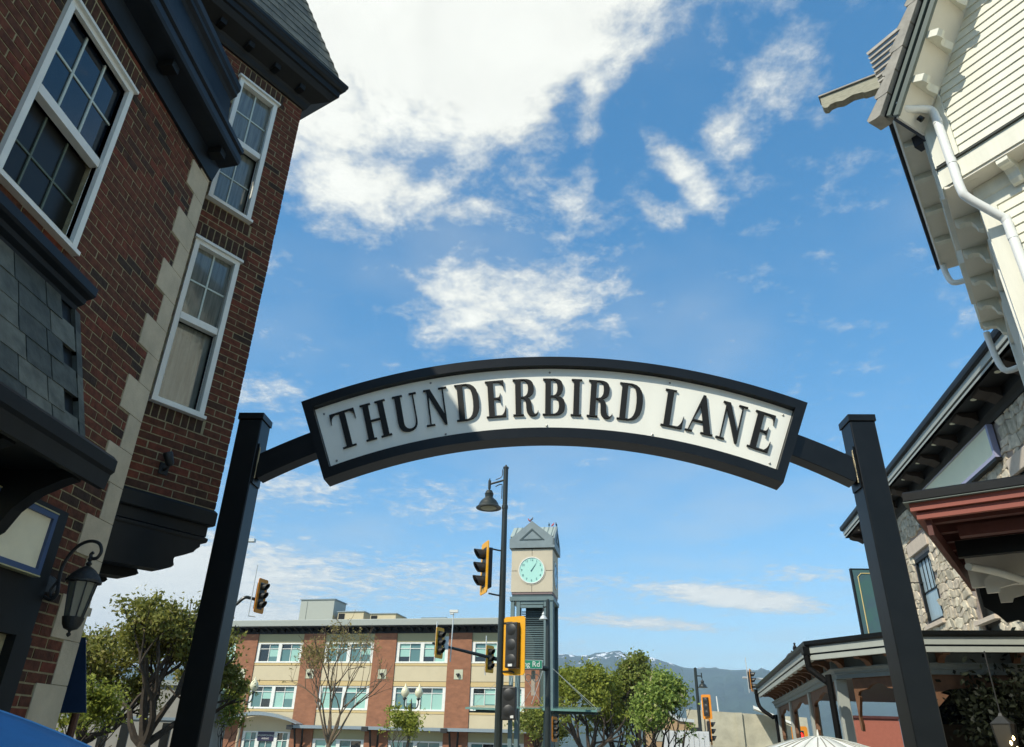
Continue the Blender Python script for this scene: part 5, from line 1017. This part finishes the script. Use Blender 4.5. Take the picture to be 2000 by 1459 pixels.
for bi, (a, b) in enumerate(bays):
    for z0, z1, m_, d_, nm in ((10.40, 11.2, M_olive, .0, 'panel'), (8.28, 8.55, M_tan, .04, 'band'), (6.92, 8.24, M_stucco, .02, 'panel'), (6.48, 6.88, M_tan, .04, 'band'), (4.16, 4.42, M_tan, .04, 'band'), (3.0, 4.13, M_stucco, .02, 'panel'), (1.95, 2.7, M_olive, .0, 'panel'), (0, .6, M_stucco, .02, 'panel')):
        if bi == 3 and z0 in (3.0, 1.95): z0, z1, m_ = (2.45, 3.4, M_stucco) if z0 == 1.95 else (3.401, 4.13, M_stucco)
        q = MB(); F.box(q, a, b, -.3, d_, z0, z1); q.build(nm, m_, FB)
    for z0, z1, gr in ((8.56, 10.38, 1), (4.44, 6.46, 1), (.62, 1.93, 0)):
        if bi == 3 and not gr: z1 = 2.44; z0 = .1
        fr_ = MB(); loops = [[(a, z0), (b, z0), (b, z1), (a, z1)]]; w2 = b - a; units = []
        if w2 > 4: units = [(a + .32, a + w2 / 2 - .18), (a + w2 / 2 + .18, b - .32)]
        else: units = [(a + .2, b - .2)]
        if bi == 3 and not gr: units = [(a + .3, a + 1.35), (a + 1.8, a + 3.2), (a + 3.6, b - .3)]
        loops += [[(p, z0 + .1), (p, z1 - .12), (r_, z1 - .12), (r_, z0 + .1)] for p, r_ in units]
        fr_.holed(loops, -.25, -.02, lambda x, y, s: F.pt(x, s, y)); wf = fr_.build('window', M_white, FB)
        q = MB(); F.box(q, a, b, -.02, .07, z0 - .05, z0 + .03); q.build('sill', M_white, wf)
        for p, r_ in units:
            cu_ = (p + r_) / 2; ztr = z1 - .55 if gr else z1 - .75
            for x0, x1 in ((p, cu_ - .03), (cu_ + .03, r_)):
                for y0, y1, up in ((z0 + .1, ztr - .03, 0), (ztr + .03, z1 - .12, 1)):
                    q = MB(); F.box(q, x0, x1, -.2, -.17, y0, y1); q.build('pane', M_wing if (wr.random() < .55) else (M_blind if wr.random() < .6 else M_glass), wf)
                if gr and wr.random() < .5:
                    q = MB(); F.box(q, x0 + .02, x1 - .02, -.165, -.16, z0 + .1 + (ztr - z0) * wr.choice([.35, .0, .5]), ztr - .04); q.build('blind', M_blind, wf)
            q = MB(); F.box(q, cu_ - .029, cu_ + .029, -.22, -.1, z0 + .1, z1 - .12); F.box(q, p, cu_ - .03, -.22, -.1, ztr - .029, ztr + .029); F.box(q, cu_ + .03, r_, -.22, -.1, ztr - .029, ztr + .029); q.build('glazing_bar', M_white, wf)
q = MB(); F.along(q, [(-1, 11.82), (1.15, 11.82), (1.2, 12.34), (1.12, 12.40), (-1, 12.42)], -4.6, 30.4); q.build('fascia', M_lgrey, FB)
q = MB(); F.box(q, -4.5, 30.3, -1, 1.1, 11.72, 11.815); q.build('soffit', M_darktrim, FB)
q = MB(); F.box(q, -4.2, 29.3, -.3, .03, 11.21, 11.715); q.build('frieze', M_darktrim, FB)
for k in range(45):
    q = MB(); u = -4 + .76 * k; F.along(q, [(.03, 11.719), (.95, 11.719), (.9, 11.62), (.03, 11.35)], u, u + .14); q.build('eave_bracket', M_darktrim, FB)
q = MB(); F.box(q, -4.3, 19.4, .1, 1.05, 2.75, 3.02); F.box(q, 26.2, 30, .1, 1.05, 2.75, 3.02); q.build('street_canopy', M_steel, FB)
for uc in (3.45, 11.0, 18.5):
    q = MB(); q.tube([F.pt(uc + .3, 1.0, 2.7), F.pt(uc + .3, .2, .4)], .1, 6); q.tube([F.pt(uc - .5, .95, 2.7), F.pt(uc - .2, .15, 1.0)], .1, 6); q.build('canopy_strut', M_darktrim, FB)
    q = MB(); F.box(q, uc + .5, uc + 1.1, .4, 1.15, 2.62, 2.99); q.build('canopy_bearing', M_sigblk, FB)
arcp = [(18.4 + 8.4 * t, 3.12 + .95 * math.sin(PI * t)) for t in [k / 16 for k in range(17)]]
q = MB(); F.out(q, arcp + [(x, z - .30 * max(.25, math.sin(PI * (x - 18.4) / 8.4))) for x, z in arcp[::-1]], .25, 1.6); q.build('arched_canopy', M_steel, FB)
es = thing('entrance_sign', 'small dark sign with white lettering above the office block entrance', 'sign', tuple(F.pt(22.2, .02, 1.9)))
q = MB(); F.box(q, 21.35, 23.05, -.015, .02, 1.62, 2.4); q.build('plate', mat('sign_navy', (.02, .015, .05), .4), es)
for tx, zz in (('THE LONDON PLAZA', 2.08), ('AVENUE', 1.82)):
    text('lettering', tx, .20, M_white, es, F.pt(22.2, .03, zz), (PI / 2, 0, math.atan2(-F.u[1], -F.u[0])))
for lab, a, b, h0, h1, m_ in (('tall grey box plant room on the office block roof', 19.9, 23.9, 12.4, 15.6, M_lgrey), ('beige rooftop unit just right of the tall grey plant room', 16.3, 19.3, 12.4, 14.25, M_stucco), ('middle one of the low beige rooftop units', 12.6, 15.5, 12.4, 14.0, M_stucco), ('low beige rooftop unit furthest right on the office block', 7.0, 9.6, 12.4, 13.5, M_stucco)):
    t = thing('rooftop_unit', lab, 'rooftop unit', tuple(F.pt((a + b) / 2, -7, 12.4)), group='plant on the office block roof'); q = MB(); F.box(q, a, b, -9, -6, h0, h1); q.build('casing', m_, t)
    q = MB(); F.box(q, a - .1, b + .1, -9.1, -5.9, h1 + .002, h1 + .1); q.build('coping', M_steel, t); q = MB(); F.box(q, b - .8, b - .1, -5.999, -5.95, h0, h1 - .15); q.build('louvre', M_darktrim if 'low' in lab or 'beige' in lab else m_, t)

# globe lamps, low grey building, right-hand buildings
def globe_lamp(az, r_, label):
    P = hr(az, r_, 0); t = thing('globe_lamp', label, 'street lamp', P, group='twin globe lamps'); q = MB()
    q.tube([P, (P[0], P[1], 3.6)], [.10, .06], 10); q.lathe((P[0], P[1], 3.6), [(.06, 0), (.1, .1), (.05, .2), (.02, .45), (.002, .5)], 8); q.build('pole', M_quoin if az < -20 else M_pole, t)
    for s_ in (-1, 1):
        q = MB(); q.tube(smooth_path([(P[0], P[1], 3.6), (P[0] + s_ * .3, P[1], 3.55), (P[0] + s_ * .42, P[1], 3.75), (P[0] + s_ * .42, P[1], 4.0)]), .035, 6); q.lathe((P[0] + s_ * .42, P[1], 3.95), [(.03, 0), (.13, .12), (.1, .18)], 8); q.build('arm', M_pole, t)
        q = MB(); q.lathe((P[0] + s_ * .42, P[1], 4.13), [(.08, 0), (.22, .15), (.25, .32), (.18, .5), (.08, .6), (.05, .64), (.03, .75), (.002, .8)], 14); q.build('globe', mat('globe_glass', (.70, .66, .45), .3) if 'globe_glass' not in bpy.data.materials else bpy.data.materials['globe_glass'], t, smooth=True)
globe_lamp(-21.35, 48, 'twin globe lamp at the arched entrance, nearest the left arch post'); globe_lamp(-9.95, 48, 'twin globe lamp in front of the second window bay left of the signals')
LB = thing('grey_low_building', 'plain grey low building behind the dense left tree', 'building', hr(-29, 44, 0)); Lf = Fr(hr(-34, 40, 0)[:2], 80, 1)
M_lb = mat('grey_render', (.33, .31, .26), .85, var=.15, vscale=.8)
q = MB(); Lf.box(q, 0, 6.6, -8, 0, 0, 3.7); q.build('wall', M_lb, LB); q = MB(); Lf.box(q, -.1, 6.7, -8.1, .12, 3.702, 3.9); q.build('parapet', M_lgrey, LB)
for k in range(5):
    q = MB(); Lf.box(q, 2.3 + .85 * k, 2.65 + .85 * k, .001, .03, .3, 2.2); q.build('window', M_glassdark, LB)
q = MB(); Lf.box(q, 1.7, 6.6, .001, .05, 2.3, 2.42); q.build('band', M_steel, LB); q = MB(); Lf.box(q, 1.8, 6.5, .0315, .06, .3, 1.2); q.build('brick_panel', M_fbrick, LB)
q = MB(); q.tube([Lf.pt(1.2, .06, 0), Lf.pt(1.2, .06, 3.6)], .05, 6); q.build('downpipe', M_white, LB)
CB = thing('concrete_building', 'weathered pale concrete wall building below the mountain', 'building', hr(12, 78, 0)); Cf = Fr(hr(9.6, 80, 0)[:2], 104, 1)
M_conc = mat('weathered_concrete', (.46, .43, .32), .9, var=.3, vscale=.5, bump=.5, bscale=4)
q = MB(); Cf.out(q, [(0, 0), (11, 0), (11, 4.75), (0, 5.35)], -12, 0); q.build('wall', M_conc, CB)
q = MB(); Cf.box(q, 4.6, 5.2, .001, .25, 0, 5.1); q.build('pilaster', M_conc, CB); q = MB(); Cf.box(q, 0, 4.59, .001, .08, 2.0, 2.25); Cf.box(q, 5.21, 11, .001, .08, 2.0, 2.25); q.build('ledge', M_conc, CB)
q = MB(); q.tube([Cf.pt(3.0, -1, 5.0), Cf.pt(2.95, -1, 6.6)], .06, 6); q.tube([Cf.pt(1.5, -1, 5.3), Cf.pt(1.5, -1, 6.2)], .08, 6); q.build('vent_pipe', M_white, CB)
q = MB(); Cf.out(q, [(6.3, 5.35), (9.5, 4.05), (9.5, 4.25), (6.3, 5.6)], .3, 3.0); q.build('white_roof_edge', M_white, CB)
GBd = thing('brown_gabled_shed', 'tan brick shed with pale roof edge left of the slim right lamp', 'building', hr(9, 70, 0)); Gf = Fr(hr(6.5, 72, 0)[:2], 100, 1)
q = MB(); Gf.out(q, [(0, 0), (4.4, 0), (4.4, 3.9), (3.2, 4.0), (1.6, 4.9), (0, 4.0)], -8, 0); q.build('wall', mat('tan_brick', (.40, .27, .15), .85, var=.15), GBd)
q = MB(); Gf.out(q, [(1.5, 4.95), (3.2, 4.02), (4.5, 3.92), (4.5, 4.15), (3.3, 4.3), (1.6, 5.25)], -.5, .2); q.build('roof_edge', M_galv, GBd)
for a, b in ((1.0, 2.6), (3.0, 4.2)):
    q = MB(); Gf.box(q, a, b, .001, .04, 2.4, 3.3); q.build('window', M_lgrey, GBd)
M_trl = mat('trailer_paint', (.52, .53, .52), .5, var=.1)
WC = thing('white_trailer', 'white ribbed trailer side at the foot of the flowering tree', 'trailer', hr(8.5, 48, 0)); Wf = Fr(hr(7.9, 48, 0)[:2], 98, 1)
for k in range(9):
    q = MB(); Wf.box(q, .29 * k, .29 * k + .27, -.05, 0, .5, 2.62); q.build('panel', M_trl, WC)
q = MB(); Wf.box(q, 0, 2.6, -2.2, -.051, .4, 2.7); q.build('body', M_trl, WC)

# ------------------------------------------------------------------ umbrellas
def umbrella(name, label, c, zr, za, r_, n, mats, tip=False):
    t = thing(name, label, 'umbrella', (c[0], c[1], 0)); ring = []
    for k in range(n):
        a0, a1 = 2 * PI * k / n + .2, 2 * PI * (k + 1) / n + .2; q = MB(); rows = []
        for j in range(7):
            f = j / 6; rr2 = r_ * f; z_ = za - (za - zr) * (f ** 1.5); row = []
            for i in range(5):
                g_ = i / 4; a = a0 + (a1 - a0) * g_; sag = 1 - .05 * f * math.sin(PI * g_) * (.4 if f < 1 else 1.2); row.append((c[0] + rr2 * sag * math.cos(a), c[1] + rr2 * sag * math.sin(a), z_ - .012 * math.sin(PI * g_) * f))
            rows += row
        fs = [(j * 5 + i, j * 5 + i + 1, (j + 1) * 5 + i + 1, (j + 1) * 5 + i) for j in range(6) for i in range(4)]
        q.add(rows, fs); o = q.build('canopy_panel', mats[0], t, smooth=True); sd_ = o.modifiers.new('thick', 'SOLIDIFY'); sd_.thickness = .004
        q = MB(); q.tube([(c[0] + r_ * f * math.cos(a0), c[1] + r_ * f * math.sin(a0), za - (za - zr) * (f ** 1.5) + .003) for f in [j / 8 for j in range(9)]], .006, 5); q.build('seam', mats[1], t)
        if len(mats) > 2:
            for g_ in (.3, .5, .7):
                a = a0 + (a1 - a0) * g_; q = MB(); q.tube([(c[0] + r_ * f * .985 * math.cos(a), c[1] + r_ * f * .985 * math.sin(a), za - (za - zr) * (f ** 1.5) + .0) for f in [.15 + .8 * j / 6 for j in range(7)]], .008, 4); q.build('stripe', mats[2], t)
    q = MB(); q.tube([(c[0], c[1], 0), (c[0], c[1], za)], .02, 8); q.build('pole', M_galv, t)
    if tip: q = MB(); q.tube([(c[0], c[1], za), (c[0], c[1], za + .07)], [.015, .006], 6); q.build('finial', M_white, t)
umbrella('patio_umbrella', 'bright blue canvas umbrella top in the bottom left corner', (-2.50, 3.0), 1.47, 1.735, .92, 8, [M_bluecloth, mat('blue_seam', (.10, .32, .60), .6)])
umbrella('market_umbrella', 'white umbrella with thin dark stripes in front of the pavilion', (3.09, 9.5), 1.50, 1.80, 1.08, 8, [M_white, M_lgrey, mat('grey_stripe', (.25, .24, .2), .7)], tip=True)

# ------------------------------------------------------------------ trees
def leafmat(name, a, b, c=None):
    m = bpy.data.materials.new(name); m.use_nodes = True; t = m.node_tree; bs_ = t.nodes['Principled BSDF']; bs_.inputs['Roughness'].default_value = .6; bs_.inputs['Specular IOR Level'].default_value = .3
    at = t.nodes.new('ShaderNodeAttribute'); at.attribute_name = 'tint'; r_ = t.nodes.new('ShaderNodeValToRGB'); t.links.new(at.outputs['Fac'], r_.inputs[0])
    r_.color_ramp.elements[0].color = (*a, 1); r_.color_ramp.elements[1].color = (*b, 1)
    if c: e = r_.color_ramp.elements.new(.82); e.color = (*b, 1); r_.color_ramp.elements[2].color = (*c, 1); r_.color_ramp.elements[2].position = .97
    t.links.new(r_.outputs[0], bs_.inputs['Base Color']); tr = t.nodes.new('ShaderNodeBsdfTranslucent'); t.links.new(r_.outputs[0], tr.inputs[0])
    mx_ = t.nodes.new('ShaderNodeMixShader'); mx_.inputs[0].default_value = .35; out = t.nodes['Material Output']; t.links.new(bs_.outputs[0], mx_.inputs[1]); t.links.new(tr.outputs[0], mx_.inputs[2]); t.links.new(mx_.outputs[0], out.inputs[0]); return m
M_bark = mat('bark', (.055, .04, .026), .9, var=.4, vscale=10, bump=.6, bscale=40)
M_barkl = mat('pale_bark', (.16, .115, .07), .9, var=.3, vscale=10)
def tree(name, label, loc, h, spread, z0, lm, nleaf, lsize, seed, limbs=5, depth=4, bark=None, tr=.16, clump=.45, up=.35, lean=(0, 0), group=None, cat='tree', shape=None):
    rnd = random.Random(seed); t = thing(name, label, cat, loc, group=group); bark = bark or M_bark; q = MB(); tips = []; L0 = np.array(loc)
    def clampv(p):                              # keep within an uneven egg-shaped crown
        if shape: return shape(p)
        zc_ = z0 + (h - z0) * .45; v = p - np.array([lean[0] * (p[2] / h), lean[1] * (p[2] / h), zc_]); k = math.sqrt((v[0] / spread) ** 2 + (v[1] / spread) ** 2 + (v[2] / ((h - zc_) if v[2] > 0 else (zc_ - z0 * .75))) ** 2)
        return k
    def grow(p, d, ln, r_, dep):
        n = 3; pts = [p]; rs_ = [r_]
        for i in range(n):
            d = d + np.array([rnd.gauss(0, .16), rnd.gauss(0, .16), rnd.gauss(0, .10) + up * .12]); d = d / np.linalg.norm(d); p = p + d * ln / n; pts.append(p); rs_.append(r_ * (1 - .42 * (i + 1) / n))
            if dep <= 1: tips.append(p)
        q.tube([L0 + a for a in pts], rs_, 6 if r_ > .04 else 4, cap=False)
        if dep == 0 or clampv(p) > 1.0: tips.append(p); return
        for k in range(rnd.choice([2, 3, 3])):
            a = rnd.uniform(0, 2 * PI); w_ = rnd.uniform(.4, .95); perp = np.cross(d, [math.cos(a), math.sin(a), .3]); perp /= np.linalg.norm(perp) + 1e-9
            nd = d * (1 - w_ * .45) + perp * w_ * .8 + np.array([0, 0, up * .4]); nd /= np.linalg.norm(nd); grow(p, nd, ln * rnd.uniform(.62, .86), r_ * .55, dep - 1)
    tp = np.array([lean[0] * .3, lean[1] * .3, z0]); q.tube([L0, L0 + tp * .5 + np.array([.03, 0, 0]), L0 + tp], [tr * 1.25, tr, tr * .85], 10, cap=False)
    for k in range(limbs):
        a = 2 * PI * k / limbs + rnd.uniform(-.4, .4); el = rnd.uniform(.45, 1.15); d = np.array([math.cos(a) * math.cos(el), math.sin(a) * math.cos(el), math.sin(el)]); grow(tp * rnd.uniform(.85, 1.0), d, (h - z0) * rnd.uniform(.30, .42), tr * .6, depth)
    grow(tp, np.array([lean[0] * .1, lean[1] * .1, 1.0]), (h - z0) * .42, tr * .7, depth)
    q.build('trunk', bark, t, smooth=True)
    tips = [p for p in tips if clampv(p) < rnd.uniform(.75, 1.4)] or tips
    rg = np.random.default_rng(seed); T_ = np.array(tips); idx = rg.integers(0, len(T_), nleaf); ct = rg.random(len(T_))
    c = T_[idx] + rg.normal(0, clump, (nleaf, 3)) * np.array([1, 1, .75]) * rg.random((nleaf, 1)) + L0
    a = rg.normal(0, 1, (nleaf, 3)); a /= np.linalg.norm(a, axis=1)[:, None]; b = rg.normal(0, 1, (nleaf, 3)); b -= (b * a).sum(1)[:, None] * a; b /= np.linalg.norm(b, axis=1)[:, None]
    s_ = lsize * rg.uniform(.6, 1.3, (nleaf, 1)); V = np.empty((nleaf, 4, 3)); V[:, 0] = c - a * s_; V[:, 1] = c - b * s_ * .5; V[:, 2] = c + a * s_; V[:, 3] = c + b * s_ * .5; V -= L0
    me = bpy.data.meshes.new('crown'); me.vertices.add(nleaf * 4); me.vertices.foreach_set('co', V.ravel()); me.loops.add(nleaf * 4); me.loops.foreach_set('vertex_index', np.arange(nleaf * 4)); me.polygons.add(nleaf)
    me.polygons.foreach_set('loop_start', np.arange(nleaf) * 4); me.polygons.foreach_set('loop_total', np.full(nleaf, 4)); me.update(); me.materials.append(lm)
    at = me.attributes.new('tint', 'FLOAT', 'FACE'); at.data.foreach_set('value', np.clip(ct[idx] * .55 + rg.random(nleaf) * .45, 0, 1)); me.validate()
    o = bpy.data.objects.new('crown', me); COL.objects.link(o); o.parent = t
    return t
LMo = leafmat('olive_leaf', (.10, .115, .022), (.29, .28, .055), (.42, .29, .17))
LMg = leafmat('fresh_leaf', (.14, .18, .025), (.36, .38, .055))
LMd = leafmat('mid_leaf', (.09, .13, .024), (.24, .27, .05), (.34, .27, .12))
LMf = leafmat('flowering_leaf', (.12, .20, .035), (.34, .42, .09), (.75, .55, .42))
LMs = leafmat('sparse_leaf', (.20, .16, .05), (.34, .28, .10))
tree('maple_tree', 'dense olive-leaved tree with forked dark trunk left of the left arch post', hr(-26.4, 30, 0), 5.8, 3.1, 1.5, LMo, 28000, .08, 5, limbs=6, depth=4, tr=.24, clump=.30, lean=(-1.3, 0), up=.55)
tree('maple_tree', 'smaller olive-leaved tree at the far left behind the brick corner', hr(-30.6, 33, 0), 4.9, 2.0, 1.5, LMo, 8000, .085, 15, limbs=6, depth=4, tr=.2, clump=.35)
tree('bare_tree', 'nearly bare tree with a few yellow leaves before the office block', hr(-15.35, 55, 0), 9.0, 3.3, 1.6, LMs, 1500, .10, 23, limbs=6, depth=5, bark=M_barkl, tr=.16, clump=.3, up=.6)
tree('maple_tree', 'half-hidden tree peeking out right of the left arch post', hr(-23.9, 33, 0), 5.4, 1.35, 2.4, LMo, 2600, .09, 31, limbs=4, depth=4, tr=.15, clump=.35)
tree('street_tree', 'broad green tree just right of the clock tower', hr(2.6, 62, 0), 7.3, 2.8, 1.0, LMg, 21000, .14, 41, limbs=9, depth=4, tr=.25, clump=.5, up=.5)
tree('street_tree', 'darker green tree, second to the right of the clock tower', hr(4.7, 66, 0), 5.9, 2.4, 1.0, LMd, 19000, .14, 43, limbs=9, depth=4, tr=.2, clump=.55, up=.5)
tree('street_tree', 'tall pointed green tree in the middle of the right-hand trees', hr(6.4, 64, 0), 7.8, 1.9, 1.0, LMd, 17000, .14, 47, limbs=9, depth=4, tr=.2, clump=.42, up=.9)
tree('street_tree', 'low dark tree seen through the legs of the clock tower', hr(-.9, 66, 0), 4.3, 2.2, 1.4, LMd, 7000, .13, 48, limbs=5, depth=4, tr=.2, clump=.5)
tree('flowering_tree', 'light green flowering tree with pinkish blossom in front of the darker trees', hr(7.7, 38, 0), 4.6, 1.45, 0.7, LMf, 15000, .095, 53, limbs=9, depth=4, tr=.10, clump=.32, up=.6)
tree('shrub', 'feathery green shrub at the foot of the right globe lamp', hr(-10.6, 45, 0), 3.5, 1.0, .9, LMg, 2600, .09, 61, limbs=7, depth=3, tr=.05, clump=.3, cat='shrub', up=.8)
tree('shrub', 'thin green shrub beside the left arch post and globe lamp', hr(-22.3, 44, 0), 3.9, .9, .9, LMg, 1800, .09, 67, limbs=6, depth=3, tr=.05, clump=.3, cat='shrub', up=.8)
tree('shrub', 'bright green bush above the blue umbrella', hr(-30.9, 21, 0), 2.75, .8, .8, LMg, 3800, .05, 71, limbs=7, depth=3, tr=.05, clump=.22, cat='shrub', up=.7)
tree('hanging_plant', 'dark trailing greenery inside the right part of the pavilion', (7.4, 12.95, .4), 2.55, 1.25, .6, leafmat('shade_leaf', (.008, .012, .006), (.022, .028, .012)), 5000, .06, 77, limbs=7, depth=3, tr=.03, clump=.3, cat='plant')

# ------------------------------------------------------------------ mountain and air
rg = np.random.default_rng(3); NX, NY = 260, 60
def ridge(az): return np.interp(az, [-60, -34, -28, -20, -10, 0, 1, 2.4, 4.0, 5.2, 6.4, 7.7, 9.5, 11.2, 13, 14.7, 17, 22, 30, 60], [.05, .065, .075, .09, .10, .107, .1085, .1075, .1125, .1128, .1068, .1048, .0950, .0938, .0910, .0910, .086, .08, .075, .06])
A_ = np.linspace(-58, 58, NX); V = []; ph = rg.uniform(0, 6.28, 8)
for j in range(NY):
    f = j / (NY - 1)
    for i, az in enumerate(A_):
        r_ = 2600 + 2600 * f; spur = sum(math.sin(az * w_ + p_ + f * 2) / (k + 1.5) for k, (w_, p_) in enumerate(zip((.35, .8, 1.7, 3.1, 5.3), ph)))
        hh = (1.6 + 5200 * ridge(az)) * (f ** .85) * (1 + .14 * spur * math.sin(PI * f)) + (rg.normal(0, 5.0) if 0 < j else 0) * (1 if j < NY - 1 else .9)
        V.append((r_ * math.sin(R(az)), r_ * math.cos(R(az)), max(hh, -1) if j else -1))
Fc = [(j * NX + i, j * NX + i + 1, (j + 1) * NX + i + 1, (j + 1) * NX + i) for j in range(NY - 1) for i in range(NX - 1)]
mm = mat('forest_slope', (.022, .045, .022), .95, var=.5, vscale=.004)
t = mm.node_tree; bs_ = t.nodes['Principled BSDF']; src = bs_.inputs['Base Color'].links[0].from_socket
g_ = t.nodes.new('ShaderNodeNewGeometry'); sx = t.nodes.new('ShaderNodeSeparateXYZ'); t.links.new(g_.outputs['Position'], sx.inputs[0]); n_ = t.nodes.new('ShaderNodeTexNoise'); n_.inputs['Scale'].default_value = .016; n_.inputs['Detail'].default_value = 5; t.links.new(g_.outputs['Position'], n_.inputs['Vector'])
mr_ = t.nodes.new('ShaderNodeMapRange'); t.links.new(sx.outputs[2], mr_.inputs[0]); mr_.inputs[1].default_value = 380; mr_.inputs[2].default_value = 570; mr_.inputs[4].default_value = .27
ad = t.nodes.new('ShaderNodeMath'); ad.operation = 'ADD'; t.links.new(n_.outputs['Fac'], ad.inputs[0]); t.links.new(mr_.outputs[0], ad.inputs[1])
gt = t.nodes.new('ShaderNodeMapRange'); t.links.new(ad.outputs[0], gt.inputs[0]); gt.inputs[1].default_value = .775; gt.inputs[2].default_value = .79
mxc = t.nodes.new('ShaderNodeMix'); mxc.data_type = 'RGBA'; t.links.new(gt.outputs[0], mxc.inputs[0]); t.links.new(src, mxc.inputs[6]); mxc.inputs[7].default_value = (.85, .87, .9, 1); t.links.new(mxc.outputs[2], bs_.inputs['Base Color'])
q = MB(); q.add(V, Fc); m_o = q.build('mountain', mm, smooth=True); m_o['kind'] = 'structure'
hz = bpy.data.materials.new('haze_air'); hz.use_nodes = True; hz.node_tree.nodes.clear(); hv = hz.node_tree.nodes.new('ShaderNodeVolumePrincipled'); hv.inputs['Color'].default_value = (.55, .75, .96, 1); hv.inputs['Density'].default_value = .00015; hv.inputs['Anisotropy'].default_value = .0
ho = hz.node_tree.nodes.new('ShaderNodeOutputMaterial'); hz.node_tree.links.new(hv.outputs[0], ho.inputs['Volume'])
q = MB(); q.box(-9500, 9500, -3500, 12500, -3, 760); hzo = q.build('haze', hz); hzo['kind'] = 'stuff'
